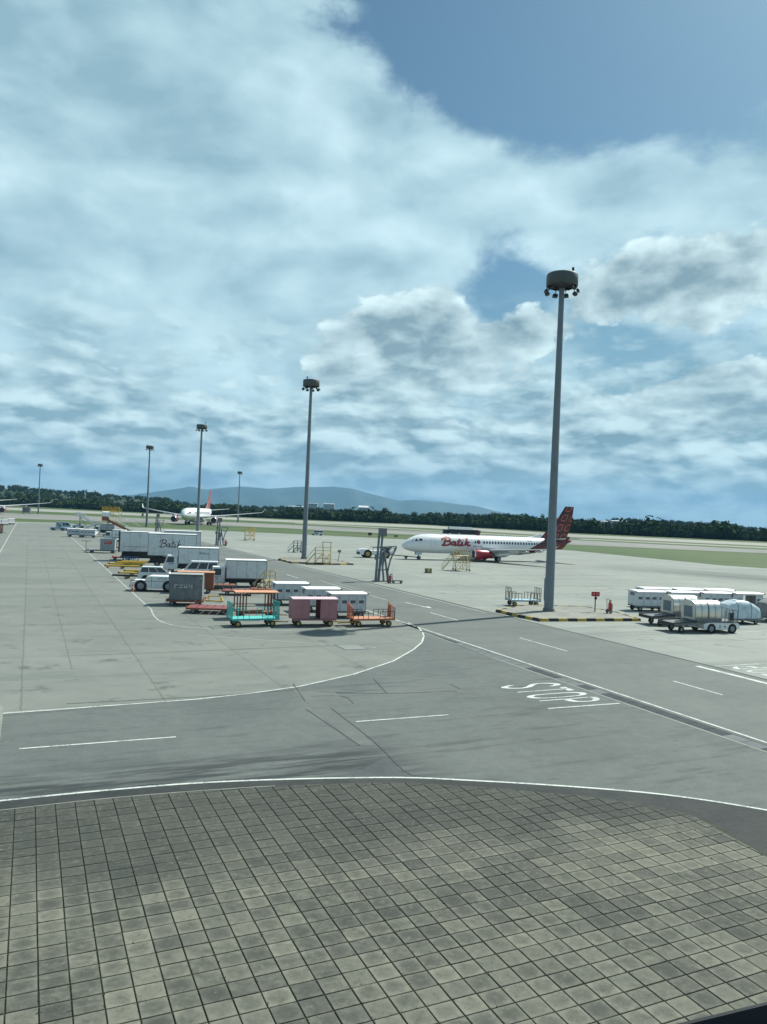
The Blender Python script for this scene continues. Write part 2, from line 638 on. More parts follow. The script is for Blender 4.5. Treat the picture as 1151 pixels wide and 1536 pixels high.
def crv(pts, n=5):
    """Catmull-Rom through 2-D points"""
    if len(pts) < 3:
        return pts
    P = [pts[0]] + list(pts) + [pts[-1]]
    out = []
    for i in range(1, len(P) - 2):
        for k in range(n):
            t = k / n
            out.append(tuple(0.5 * ((2 * P[i][j]) + (P[i + 1][j] - P[i - 1][j]) * t + (2 * P[i - 1][j] - 5 * P[i][j] + 4 * P[i + 1][j] - P[i + 2][j]) * t * t
                                    + (3 * P[i][j] - P[i - 1][j] - 3 * P[i + 1][j] + P[i + 2][j]) * t ** 3) for j in (0, 1)))
    out.append(pts[-1])
    return out


def ribbon(pts, w):
    """flat stroke along 2-D points -> verts, faces"""
    L, Rr = [], []
    n = len(pts)
    for i, (x, y) in enumerate(pts):
        a, b_ = pts[max(0, i - 1)], pts[min(n - 1, i + 1)]
        d = math.hypot(b_[0] - a[0], b_[1] - a[1]) or 1e-6
        nx, ny = -(b_[1] - a[1]) / d, (b_[0] - a[0]) / d
        ww = w[i] if isinstance(w, (list, tuple)) else w
        L.append((x + nx * ww / 2, y + ny * ww / 2))
        Rr.append((x - nx * ww / 2, y - ny * ww / 2))
    return L + Rr, [(i, n + i, n + i + 1, i + 1) for i in range(n - 1)]


SCRIPT = {  # brush lettering, unit height
    'B': [[(.22, .02), (.30, .5), (.38, .95)], [(0, .60), (.05, .86), (.38, 1.02), (.78, .98), (.88, .80), (.72, .62), (.42, .52)],
          [(.42, .52), (.80, .48), (.88, .26), (.68, .05), (.3, -.02), (.0, .04)]],
    'a': [[(1.40, .46), (1.2, .5), (1.0, .3), (1.02, .06), (1.18, .02), (1.34, .26), (1.42, .48)], [(1.42, .48), (1.36, .12), (1.46, .0), (1.6, .14)]],
    't': [[(1.84, .88), (1.7, .3), (1.72, .04), (1.85, .0), (1.98, .14)], [(1.56, .58), (2.02, .62)]],
    'i': [[(2.12, .5), (2.04, .12), (2.14, .0), (2.28, .14)], [(2.19, .70), (2.22, .78)]],
    'k': [[(2.60, 1.0), (2.42, 0)], [(2.84, .5), (2.5, .28), (2.64, .22), (2.78, 0), (2.98, .14)]]}


def script_strokes(w=0.11):
    V, Fc = [], []
    for ch in SCRIPT.values():
        for st in ch:
            if len(st) == 2:
                (xa, ya), (xb, yb) = st
                st = [(xa + (xb - xa) * k / 6, ya + (yb - ya) * k / 6) for k in range(7)]
            pts = [(x + 0.12 * y, y) for x, y in (crv(st) if len(st) < 7 or st[0] == (.22, .02) else st)]
            v, f = ribbon(pts, w)
            o = len(V)
            V += v
            Fc += [tuple(i + o for i in q_) for q_ in f]
    return V, Fc


def smudge(n, size=1.0, seed=1):
    """a row of small letter-like marks, too small to read"""
    rg = random.Random(seed)
    V, Fc, x = [], [], 0.0
    for k in range(n):
        w = rg.uniform(.35, .6) * size
        for q_ in range(3):
            a, b_ = x + rg.uniform(0, .3) * w, rg.uniform(0, .7) * size
            ww, hh = (.9 * w, .16 * size) if rg.random() < .5 else (.2 * w, rg.uniform(.5, .9) * size)
            o = len(V)
            V += [(a, b_), (a + ww, b_), (a + ww, min(size, b_ + hh)), (a, min(size, b_ + hh))]
            Fc.append((o, o + 1, o + 2, o + 3))
        x += w + .15 * size
    return V, Fc


def text2d(body, size=1.0, shear=0.0):
    cu = bpy.data.curves.new('lettering', 'FONT')
    cu.body = body
    cu.size = size
    cu.shear = shear
    cu.resolution_u = 2
    o = bpy.data.objects.new('lettering', cu)
    C.objects.link(o)
    dg = bpy.context.evaluated_depsgraph_get()
    me = bpy.data.meshes.new_from_object(o.evaluated_get(dg))
    V = [(v.co.x, v.co.y) for v in me.vertices]
    Fc = [tuple(p.vertices) for p in me.polygons]
    bpy.data.objects.remove(o)
    bpy.data.meshes.remove(me)
    return V, Fc

# ================================================================== THE SETTING
GZ = -0.06
MB().plate([(-15000, -15000), (15000, -15000), (15000, 15000), (-15000, 15000)], GZ).build('ground', grass_m, kind='structure')


def sheet(name, pts, z, mat):
    return MB().plate(pts, z).build(name, mat, kind='structure')


far_edge = [G(x, y) for x, y in [(0, 782), (80, 784), (200, 791), (420, 800), (640, 810.5), (860, 826), (1087, 848.5)]]
sheet('apron', [(-60, -40), (330, -40), (330, 60), G(1300, 862)] + far_edge[::-1] + [(-420, 318), (-420, -40)], 0.0, apron_m)


def band(name, xs, lo, hi, z, mat):
    a = [G(x, y, z) for x, y in zip(xs, lo)]
    b_ = [G(x, y, z) for x, y in zip(xs, hi)]
    # carry both edges on past the frame
    def ext(p, q_, k): return (p[0] + (p[0] - q_[0]) * k, p[1] + (p[1] - q_[1]) * k)
    a = [ext(a[0], a[1], 1.2)] + a + [ext(a[-1], a[-2], 1.5)]
    b_ = [ext(b_[0], b_[1], 1.2)] + b_ + [ext(b_[-1], b_[-2], 1.5)]
    m = MB()
    n = len(a)
    m.add([(x, y, z) for x, y in a + b_], [(i, i + 1, n + i + 1, n + i) for i in range(n - 1)])
    return m.build(name, mat, kind='structure')


XS = [0, 200, 420, 640, 860, 1151]
band('taxiway', XS, [777, 783.5, 792, 803, 817, 830], [769, 777, 786.5, 797, 810, 825], -0.03, taxi_m)
band('runway', XS, [764.5, 773, 783, 792, 805.5, 819], [760.6, 769.5, 779.5, 788, 801.5, 815], -0.025, runway_m)
band('taxiway_link', [640, 860, 1151], [796, 808.5, 822.5], [795, 807.3, 821], -0.02, runway_m)

sheet('aircraft_stand', [ST(36, -120), ST(36, 28.62), ST(330, 28.62), ST(330, -120)], 0.004, stand_m)
sheet('service_road', [ST(-20, 28.6), ST(-20, 40.6), ST(250, 40.6), ST(250, 28.6)], 0.008, road_m)

CURVE = [ST(35.6, -120), ST(35.6, -30)] + [G(*p) for p in [(0, 1071), (80, 1065.5), (150, 1060), (300, 1049), (380, 1040), (450, 1030), (530, 1012), (590, 992), (620, 975), (633, 964), (636, 955), (634, 948), (628, 942), (612, 934)]]
sheet('front_road', [ST(-10, -120), ST(-10, 28.62), ST(58, 28.62)] + CURVE[::-1][1:], 0.012, road2_m)


def world_ribbon(name, pts, w, z, mat):
    v, f = ribbon(pts, w)
    return MB().add([(x, y, z) for x, y in v], f).build(name, mat, kind='structure')


KW = [ST(25.35, -120), ST(25.3, -30)] + crv([G(*p) for p in [(0, 1202), (150, 1187), (300, 1175), (450, 1169), (600, 1167), (700, 1171), (850, 1180), (1000, 1193), (1151, 1216), (1300, 1246), (1500, 1300)]], 4)
KI = [ST(24.55, -120), ST(24.5, -30)] + crv([G(*p) for p in [(0, 1217), (150, 1200), (300, 1187.5), (450, 1178.5), (600, 1175), (700, 1180), (800, 1188), (900, 1198), (1000, 1213), (1060, 1232), (1110, 1260), (1151, 1284), (1230, 1340), (1300, 1400)]], 4)
MB().plate(KW + KI[::-1], 0.016).build('gutter', gutter_m, kind='structure')
world_ribbon('kerb_line', KW, 0.12, 0.020, mark_m)
world_ribbon('paving_edge_strip', KI[:14], 0.05, 0.034, island_m)
world_ribbon('stand_edge_line', CURVE, 0.12, 0.020, mark_m)
for t0, t1 in ((-32, -27), (-17, -12), (0.0, 5.5), (13.1, 17.6)):
    world_ribbon('lane_dash', [ST(30.4, t0), ST(30.3, t1)], 0.11, 0.020, mark_m)
for s0, s1 in ((18.5, 13), (33.4, 29.9), (48.8, 43.1), (63.2, 58.0)):
    world_ribbon('lane_dash', [ST(s0, 34.3), ST(s1, 34.3)], 0.13, 0.016, mark_m)
for s0, s1 in ((103.3, 98.2), (120.2, 117.5), (136, 131)):
    world_ribbon('lane_dash', [ST(s0, 33.0), ST(s1, 33.0)], 0.16, 0.016, mark_m)
world_ribbon('lane_line', [ST(94.5, 34.8), ST(73.0, 34.4)], 0.14, 0.016, markw_m)
world_ribbon('lane_line', [ST(92.0, 35.9), ST(80.0, 35.6)], 0.10, 0.016, markw_m)
world_ribbon('road_edge_line', [ST(66, 28.75), ST(52, 28.75), ST(-18, 28.45)], 0.15, 0.020, mark_m)
world_ribbon('road_edge_line', [ST(57.5, 28.2), ST(40, 27.5), ST(-9, 27.3)], 0.17, 0.020, apron_m)
world_ribbon('road_edge_line', [ST(205, 39.9), ST(62.5, 39.9)], 0.14, 0.016, markw_m)
world_ribbon('pavement_joint', [ST(249, 40.62), ST(-19, 40.62)], 0.15, 0.020, seam_m)
world_ribbon('road_edge_line', [ST(36.6, 39.62), ST(-15, 39.45)], 0.40, 0.016, mark_m)
world_ribbon('lane_line', [ST(36.3, 40.85), ST(36.2, 44.8)], 0.12, 0.012, mark_m)
world_ribbon('stop_line', [ST(30.0, 22.9), ST(29.9, 27.2)], 0.13, 0.020, mark_m)
LN = [ST(300, 9.8), ST(72, 9.8)] + crv([ST(68, 9.8), G(232, 925)] + [G(*p) for p in [ (246, 934), (275, 940), (330, 944), (440, 946)]], 4)
world_ribbon('lane_line', LN, 0.14, 0.012, markw_m)
world_ribbon('lane_line', [ST(330, -4.2), ST(86, -4.2)], 0.18, 0.012, markw_m)
world_ribbon('lane_line', [ST(54, 11), ST(47, 21.5)], 0.09, 0.012, markw_m)
world_ribbon('apron_line', [G(840, 937), G(1000, 949), G(1151, 963), G(1300, 976)], 0.16, 0.008, markw_m)
for a, b_ in (((600, 897), (760, 901)), ((700, 911), (752, 913)), ((830, 893), (960, 897)), ((520, 877), (640, 872)), ((1085, 950), (1151, 946)), ((640, 862), (720, 850)), ((330, 838), (440, 834))):
    world_ribbon('apron_line', [G(*a), G(*b_)], 0.14, 0.006, markw_m)
for tt in (52, 66, 84, 103):
    world_ribbon('stand_lead_line', [ST(60, tt + 2), ST(240, tt)], 0.12, 0.005, marky_m)
for k in range(4):
    sv = 150 - k * 26
    world_ribbon('lane_line', [ST(sv, 10.4), ST(sv, 17.4)], 0.10, 0.012, markw_m)
# arrow on the service road
ax, ay = ST(69.6, 35.9), ST(66.8, 36.4)
world_ribbon('road_arrow', [ST(71.0, 35.5), ST(67.4, 35.9)], 0.16, 0.016, mark_m)
MB().plate([ST(67.5, 35.5), ST(66.2, 36.1), ST(67.5, 36.45)], 0.0165).build('road_arrow', mark_m, kind='structure')
# two painted words
LET = {'S': [[(.92, .80), (.75, .96), (.45, 1.0), (.12, .86), (.10, .66), (.40, .52), (.75, .40), (.92, .22), (.72, .03), (.4, 0), (.05, .2)]],
       'T': [[(.5, 0), (.5, .94)], [(.05, .95), (.95, .95)]],
       'O': [[(.5, 0), (.15, .12), (.05, .5), (.15, .88), (.5, 1), (.85, .88), (.95, .5), (.85, .12), (.5, 0)]],
       'P': [[(.12, 0), (.12, 1)], [(.12, .97), (.55, .97), (.9, .86), (.92, .66), (.7, .52), (.12, .48)]]}


def stop_word(s0, t0, flip, z):
    m = MB()
    for k, ch in enumerate('STOP'):
        for st in LET[ch]:
            pts = crv(st) if len(st) > 2 else st
            v, f = ribbon(pts, 0.125)
            if not flip:
                w3 = [ST(s0 - k * 1.12 - x * 0.86, t0 + y * 3.35) for x, y in v]
            else:
                w3 = [ST(s0 + k * 1.12 + x * 0.86, t0 - y * 3.3) for x, y in v]
            m.add([(x, y, z) for x, y in w3], f)
    return m.build('painted_word', mark_m, kind='structure')


stop_word(34.85, 23.4, False, 0.020)
stop_word(31.65, 45.0, True, 0.010)

# repairs and joints in the asphalt
PG = lambda ps: [G(*p) for p in ps]
sheet('asphalt_patch', PG([(440, 1036), (499, 1035), (526, 1058), (470, 1063)]), 0.016, road_m)
sheet('asphalt_patch', PG([(470, 1064), (497, 1064), (562, 1118), (536, 1118)]), 0.016, road_m)
sheet('asphalt_patch', PG([(580, 1136), (608, 1163), (640, 1165), (500, 1166), (540, 1156)]), 0.0155, patch_m)
for ps in ([(459, 1064), (540, 1119)], [(497, 1063), (560, 1112), (606, 1157), (628, 1164)], [(452, 1036), (560, 1041), (686, 1037)], [(100, 1056), (290, 1046), (440, 1036)],
           [(466, 1045), (515, 1045), (530, 1056)], [(690, 1034), (676, 1027)], [(440, 1026), (458, 1052)], [(560, 1018), (580, 1040)]):
    world_ribbon('pavement_crack', crv(PG(ps), 3), 0.045, 0.0205, seam_m)
for k, (ss, t0, t1) in enumerate(((60, -60, 9), (84, -60, 9), (112, -60, 9), (150, -60, 9), (48, 2, 24))):
    world_ribbon('pavement_joint', [ST(ss, t0), ST(ss + 0.5, t1)], 0.05, 0.008, seam_m)
for tt in (-12.5, 2.4):
    world_ribbon('pavement_joint', [ST(44, tt), ST(320, tt)], 0.06, 0.0085, road_m)

# drainage channel between the two roads, one slab after the other
chan = MB().plate([ST(58, 28.3), ST(-9, 28.3), ST(-9, 27.42), ST(40, 27.62), ST(57.5, 28.28)], 0.0145).build('drainage_channel', gutter_m, kind='structure')
slab_mats = [groundmat('channel_slab_%d' % k, c, tuple(q_ * 1.3 for q_ in c), 0.7, 20.0) for k, c in enumerate([(0.115, 0.13, 0.13), (0.036, 0.044, 0.05), (0.13, 0.145, 0.145)])]
rs = random.Random(4)
sv = 47.0
SLM = []
for m_ in slab_mats:
    me = MB().bx(-0.47, 0.47, -0.33, 0.33, 0, 0.008).mesh('channel_slab')
    me.materials.append(m_)
    SLM.append(me)
while sv > 12:
    x, y = ST(sv, 27.93 - max(0, 40 - sv) * 0.004)
    r_ = rs.random()
    k = (1 if r_ < 0.88 else 2) if sv < 39 and r_ > 0.18 else 0
    link('channel_slab', SLM[k], chan, loc=(x, y, 0.0148), rz=GA + R(90))
    sv -= 0.98

# manhole slab and the concrete nose of an island at the left
mh = thing('access_cover', 'pale rectangular concrete access cover set in the aircraft stand', 'manhole cover')
x, y = ST(47.65, 19.95)
mh.location = (x, y, 0.004)
mh.rotation_euler = (0, 0, GA + R(90))
fr_ = MB()
for a, b_, c_, d_ in ((-1.05, 1.05, -.85, -.75), (-1.05, 1.05, .75, .85), (-1.05, -.95, -.75, .75), (.95, 1.05, -.75, .75)):
    fr_.bx(a, b_, c_, d_, 0, 0.02)
fr_.build('frame', steelg, mh)
MB().bx(-.94, .94, -.74, .74, 0, 0.014).build('cover', apron_m, mh)
ti = thing('traffic_island', 'pale concrete nose of a low traffic island beside the front road', 'traffic island')
pp = PG([(-70, 1066), (1, 1061), (4.5, 1066), (4.5, 1075), (2, 1095), (0, 1112), (-70, 1119)])
m = MB()
n = len(pp)
m.add([(x, y, 0.0) for x, y in pp] + [(x, y, 0.12) for x, y in pp], [tuple(range(n, 2 * n))] + [(i, (i + 1) % n, n + (i + 1) % n, n + i) for i in range(n)])
m.build('kerb', apron_m, ti)

# ------------------------------------------------------------------ concrete paving
m, nt, b = newmat('paving_slab')
pw = coords(nt, 'World')
oi = nt.nodes.new('ShaderNodeObjectInfo')
ge = nt.nodes.new('ShaderNodeNewGeometry')
rnd = (X(nt, oi.outputs['Random']) + X(nt, ge.outputs['Random Per Island']) * 0.37).frac()
vo = nt.nodes.new('ShaderNodeVectorMath')
vo.operation = 'ADD'
nt.links.new(pw, vo.inputs[0])
nt.links.new(vec(nt, rnd * 53.0, rnd * 31.0, 0.0), vo.inputs[1])
po = vo.outputs[0]                                              # every slab has its own grain
mid = noise(nt, po, 2.6, 9.0, 0.70, 0.3)
fine = noise(nt, pw, 22.0, 5.0, 0.65)
x_, y_, z_ = sep(nt, pw)
ss_ = x_ * E1[0] + y_ * E1[1]
tt_ = x_ * E2[0] + y_ * E2[1]
celt, cels = ((tt_ + 0.045) * (1 / 0.535)).op('FLOOR'), ((ss_ - 0.02) * (1 / 0.49)).op('FLOOR')
big = noise(nt, vec(nt, celt * 0.535, cels * 0.49, 0.0), 0.30, 5.0, 0.65, 0.6)
fade = (ss_ + tt_ * 0.07 + (big - 0.5) * 6.0).ss(20.6, 17.2)     # damp, darker slabs along the gutter
base = mix(nt, fade, (0.106, 0.108, 0.090), (0.236, 0.232, 0.182))
base = mix(nt, (rnd - 0.5).abs() * 2.0 * 0.34, base, (0.040, 0.046, 0.042))
base = mix(nt, rnd.ss(0.92, 0.97) * 0.30, base, (0.045, 0.053, 0.052))
base = mix(nt, rnd.ss(0.16, 0.10) * 0.40, base, (0.235, 0.24, 0.185))
cu = ((tt_ + 0.045) * (1 / 0.535)).frac() - 0.5
cv = ((ss_ - 0.02) * (1 / 0.49)).frac() - 0.5
ctr = (cu * cu + cv * cv + (mid - 0.5) * 0.35).ss(0.26, 0.02)
base = mix(nt, ctr * (rnd * 0.55 + 0.15), base, (0.045, 0.052, 0.047))
base = mix(nt, (big * 0.62 + mid * 0.38).ss(0.44, 0.60) * 0.70, base, (0.044, 0.050, 0.046))
# each slab is dirtier in its middle than at its rim, and wiped pale in arcs
us = (ss_ * (1 / 0.49)).frac() - 0.5
wv = nt.nodes.new('ShaderNodeTexWave')
nt.links.new(vec(nt, ss_ * 1.0, tt_ * 0.35, 0.0), wv.inputs[0])
wv.inputs['Scale'].default_value = 1.1
wv.inputs['Distortion'].default_value = 9.0
wv.inputs['Detail'].default_value = 3.0
wv.inputs['Detail Scale'].default_value = 1.6
wf = X(nt, wv.outputs['Fac']).ss(0.62, 0.95) * noise(nt, pw, 0.45, 3.0).ss(0.48, 0.66) * tt_.ss(9.0, 2.0)
base = mix(nt, wf * 0.30, base, (0.25, 0.25, 0.20))
rnd2 = (rnd * 7.31).frac()
base = mix(nt, rnd2.lin(0.0, 1.0, 0.0, 0.40), base, (0.048, 0.054, 0.050))
fine2 = noise(nt, po, 7.0, 7.0, 0.72)
base = mix(nt, fine2.ss(0.50, 0.66) * 0.40, base, (0.044, 0.050, 0.044))
base = mix(nt, fine2.ss(0.46, 0.32) * 0.35, base, (0.24, 0.24, 0.18))
base = mix(nt, (fine - 0.5).abs() * 1.2, base, (0.04, 0.045, 0.04))
nt.links.new(base, b.inputs['Base Color'])
b.inputs['Roughness'].default_value = 0.9
b.inputs['Specular IOR Level'].default_value = 0.25
bump(nt, b, fine * 0.5 + mid * 0.8, 0.35, 0.015)
slab_m = m
joint_m = groundmat('mossy_joint', (0.026, 0.032, 0.022), (0.048, 0.056, 0.034), 1.2, 15.0)
PAVE = KI + [ST(-6, 40), ST(-6, -120)]
paving = MB().plate(PAVE, 0.019).build('paved_area', joint_m, kind='structure')


def clip(poly, edge):
    for i in range(len(edge) - 1):
        (ax_, ay_), (bx_, by_) = edge[i], edge[i + 1]
        ins = lambda p: (bx_ - ax_) * (p[1] - ay_) - (by_ - ay_) * (p[0] - ax_) <= -0.03
        out = []
        for j in range(len(poly)):
            p, q_ = poly[j], poly[(j + 1) % len(poly)]
            a, c_ = ins(p), ins(q_)
            if a:
                out.append(p)
            if a != c_:
                fp = (bx_ - ax_) * (p[1] - ay_) - (by_ - ay_) * (p[0] - ax_) + 0.03
                fq = (bx_ - ax_) * (q_[1] - ay_) - (by_ - ay_) * (q_[0] - ax_) + 0.03
                t = fp / (fp - fq)
                out.append((p[0] + (q_[0] - p[0]) * t, p[1] + (q_[1] - p[1]) * t))
        poly = out
        if len(poly) < 3:
            return []
    return poly


def vis(x, y):
    """(in frame?, pixel size weight)"""
    ca, sa = math.cos(ROLL), math.sin(ROLL)
    if y < 2:
        return False, 0
    u_, v_ = FPX * x / y, FPX * (-CAM_H) / y
    u = u_ * ca + v_ * sa
    v = -u_ * sa + v_ * ca
    return (-600 < u < 600 and v > -790), 1 / y ** 3


rs = random.Random(11)
TW, TL, GAP = 0.535, 0.49, 0.0105
cells = []
for i in range(-26, 64):
    for j in range(18, 52):
        t0, s0 = -0.045 + i * TW, j * TL + 0.02
        g = GAP + rs.random() * 0.006
        quad = [ST(s0 + g, t0 + g), ST(s0 + g, t0 + TW - g), ST(s0 + TL - g, t0 + TW - g), ST(s0 + TL - g, t0 + g)]
        # KI runs left to right: the paving lies on its right-hand side
        cx, cy = ST(s0 + TL / 2, t0 + TW / 2)
        if cy > 30 or cx > 19 or cx < -21:
            continue
        full = quad
        quad = clip(quad, KI)
        if len(quad) < 3:
            continue
        area = abs(sum(quad[k][0] * quad[(k + 1) % len(quad)][1] - quad[(k + 1) % len(quad)][0] * quad[k][1] for k in range(len(quad)))) / 2
        if area < 0.02:
            continue
        inside, wgt = vis(cx, cy)
        cells.append((wgt * area if inside else -1, quad, cx, cy))
cells.sort(key=lambda c: -c[0])


def slab_geo(mb, quad, cx, cy, h, tilt, bev=0.010):
    n = len(quad)
    ctr = (sum(p[0] for p in quad) / n, sum(p[1] for p in quad) / n)
    top, rim, low = [], [], []
    for x, y in quad:
        z = h + tilt[0] * (x - ctr[0]) + tilt[1] * (y - ctr[1])
        d = math.hypot(x - ctr[0], y - ctr[1]) or 1
        k = bev / d
        top.append((x + (ctr[0] - x) * k - cx, y + (ctr[1] - y) * k - cy, z))
        rim.append((x - cx, y - cy, z - 0.007))
        low.append((x - cx, y - cy, 0.016))
    mb.add(top + rim + low, [tuple(range(n))] + [(n + i, n + (i + 1) % n, (i + 1) % n, i) for i in range(n)] + [(2 * n + i, 2 * n + (i + 1) % n, n + (i + 1) % n, n + i) for i in range(n)])


rest = MB()
for k, (wgt, quad, cx, cy) in enumerate(cells):
    h = 0.042 + rs.uniform(-0.003, 0.003)
    tilt = (rs.gauss(0, 0.004), rs.gauss(0, 0.004))
    ar = sum(quad[q_][0] * quad[(q_ + 1) % len(quad)][1] - quad[(q_ + 1) % len(quad)][0] * quad[q_][1] for q_ in range(len(quad)))
    quad = quad if ar > 0 else quad[::-1]
    if k < 300:
        mb = MB()
        slab_geo(mb, quad, cx, cy, h, tilt)
        mb.build('paving_slab', slab_m, paving, loc=(cx, cy, 0))
    else:
        slab_geo(rest, quad, 0, 0, h, tilt)
rest.build('paving_slabs_beyond', slab_m, paving, kind='stuff')
# weeds in the joints
wd = MB()
for k in range(420):
    i, j = rs.randrange(-4, 36), rs.randrange(24, 50)
    t0, s0 = -0.045 + i * TW, j * TL + 0.02
    if rs.random() < 0.5:
        t0 += rs.random() * TW
    else:
        s0 += rs.random() * TL
    for q_ in range(rs.randrange(2, 6)):
        x, y = ST(s0 + rs.gauss(0, .018), t0 + rs.gauss(0, .018))
        if not clip([(x - .01, y - .01), (x + .01, y - .01), (x, y + .01)], KI):
            continue
        a = rs.random() * 6.28
        L_ = rs.uniform(.012, .035)
        wd.add([(x, y, .03), (x + math.cos(a) * L_, y + math.sin(a) * L_, .045 + L_ * .5), (x - math.sin(a) * L_ * .6, y + math.cos(a) * L_ * .6, .05)], [(0, 1, 2)])
weed_m = paint('weed_green', (0.045, 0.075, 0.022), 0.8, dirt=0.4)
wd.build('joint_weeds', weed_m, label='small green weeds growing in the joints of the paving', kind='stuff')

# ------------------------------------------------------------------ the building's window ledge, below the camera
ledge = thing('window_ledge', 'dark blue metal ledge of the terminal window above the paving', 'window ledge')
p0, p1 = Vector((*G(985, 1537, 8.45), 8.45)), Vector((*G(1151, 1497, 8.45), 8.45))
dd = (p1 - p0).normalized()
dd.z = 0
ang = math.atan2(dd.y, dd.x)
ledge.location = (p0.x, p0.y, p0.z)
ledge.rotation_euler = (0, 0, ang)
navy = paint('dark_blue_metal', (0.006, 0.010, 0.016), 0.6, dirt=0.2, spec=0.2)
mb = MB()
rows = [(-0.07, -0.030), (-0.012, -0.028), (-0.004, -0.004), (0.0, -0.004), (0.0, -0.05), (-0.07, -0.06)]
mb.loft([[(xx, yy, zz) for yy, zz in rows] for xx in (-1.6, 1.8)], smooth=False)
mb.build('sill', navy, ledge)
MB().bx(-1.6, 1.8, -0.20, -0.071, -0.10, -0.035).build('inner_rail', paint('pale_rail', (0.45, 0.48, 0.5), 0.4), ledge)
MB().bx(-1.6, 1.8, -0.10, -0.05, -0.9, -0.061).build('apron_panel', navy, ledge)

# ------------------------------------------------------------------ forest, hills, mountains
def lerp_tab(tab, x):
    if x <= tab[0][0]:
        return tab[0][1]
    for (a, b_), (c_, d_) in zip(tab, tab[1:]):
        if x <= c_:
            return b_ + (d_ - b_) * (x - a) / (c_ - a)
    return tab[-1][1]


def hor(px): return 748 + 0.042 * px


EDGE = [(-400, 739), (0, 757.5), (200, 768), (420, 778), (640, 787), (860, 799.5), (1151, 812.5), (1500, 832)]
SKYL = [(-400, 708), (-100, 722), (0, 727), (60, 732), (170, 737), (215, 741), (260, 748), (300, 757), (360, 757), (430, 757), (521, 763), (573, 767), (622, 770), (678, 768), (712, 769), (800, 772), (860, 777), (898, 779.5),
        (923, 775), (943, 776.5), (968, 780), (1011, 780), (1049, 781.6), (1112, 785.5), (1151, 788), (1400, 797), (1600, 806)]


def edge_depth(px):
    return min(1150, G(px, lerp_tab(EDGE, px))[1])


def terrain(px, y):
    y0 = edge_depth(px) - 15
    top = max(0.0, D(px, lerp_tab(SKYL, px), 1900)[2] - 11.0)
    f = min(1, max(0, (y - y0) / (1900 - y0)))
    f = f * f * (3 - 2 * f)
    return GZ - 0.3 + 0.3 * min(1, max(0, (y - y0) / 30)) + top * f + 2.5 * f * math.sin(px * 0.021 + y * 0.004)


def colx(px, y):
    a = ray(px, hor(px))
    return a[0] / a[1] * y


mb = MB()
cols = list(range(-420, 1601, 20))
rowf = [0, .03, .08, .15, .25, .4, .55, .7, .85, 1.0, 1.25]
for px in cols:
    y0 = edge_depth(px) - 15
    for r_ in rowf:
        y = y0 + (1900 - y0) * r_
        mb.v.append((colx(px, y), y, terrain(px, y)))
nr = len(rowf)
for i in range(len(cols) - 1):
    for j in range(nr - 1):
        mb.f.append([i * nr + j, (i + 1) * nr + j, (i + 1) * nr + j + 1, i * nr + j + 1])
        mb.s.append(True)
        mb.mi.append(0)
mb.build('hills', hill_m, kind='structure')


def leafmat(name, c1, c2):
    m, nt, b = newmat(name)
    ge = nt.nodes.new('ShaderNodeNewGeometry')
    r1 = X(nt, ge.outputs['Random Per Island'])
    n1 = noise(nt, ge.outputs['Position'], 0.03, 4.0)
    n2 = noise(nt, ge.outputs['Position'], 0.006, 3.0)
    f = (r1 * 0.22 + n1 * 0.8 + n2 * 0.7 - 0.50).op('ADD', 0.0, clamp=True)
    nt.links.new(mix(nt, f, c1, c2), b.inputs['Base Color'])
    b.inputs['Roughness'].default_value = 1.0
    b.inputs['Specular IOR Level'].default_value = 0.0
    MATS[name] = m
    return m


leaf_m = leafmat('forest_leaves', (0.030, 0.054, 0.024), (0.070, 0.102, 0.038))
bark_m = paint('bark', (0.10, 0.075, 0.055), 0.9, dirt=0.5)


def crown_template(rng, n):
    V, Fc = [], []
    lobes = [(rng.gauss(0, .38), rng.gauss(0, .38), rng.uniform(-.35, .55), rng.uniform(.45, .7)) for _ in range(5)]
    for k in range(n):
        lx, ly, lz, lr = lobes[k % 5]
        d = Vector((rng.gauss(0, 1), rng.gauss(0, 1), rng.gauss(0, 1) + .25)).normalized()
        c = Vector((lx, ly, lz)) + d * lr * rng.uniform(.7, 1.05)
        nrm = (d + Vector((rng.gauss(0, .5), rng.gauss(0, .5), rng.gauss(0, .5)))).normalized()
        a = nrm.orthogonal().normalized()
        b_ = nrm.cross(a)
        t = rng.random() * 6.28
        a, b_ = a * math.cos(t) + b_ * math.sin(t), b_ * math.cos(t) - a * math.sin(t)
        s = rng.uniform(.16, .34) * (34 / n) ** .35
        o = len(V)
        V += [c + a * s, c + b_ * s * .8, c - a * s * rng.uniform(.6, 1), c - b_ * s * rng.uniform(.6, 1)]
        Fc.append((o, o + 1, o + 2, o + 3))
    # rough opaque heart
    o = len(V)
    for lx, ly, lz, lr in lobes[:3]:
        o = len(V)
        for p in ((1, 0, 0), (-1, 0, 0), (0, 1, 0), (0, -1, 0), (0, 0, 1), (0, 0, -1)):
            V.append(Vector((lx, ly, lz)) * .8 + Vector(p) * lr * .8)
        Fc += [(o + a, o + b_, o + c_) for a, b_, c_ in ((0, 2, 4), (2, 1, 4), (1, 3, 4), (3, 0, 4), (2, 0, 5), (1, 2, 5), (3, 1, 5), (0, 3, 5))]
    return V, Fc


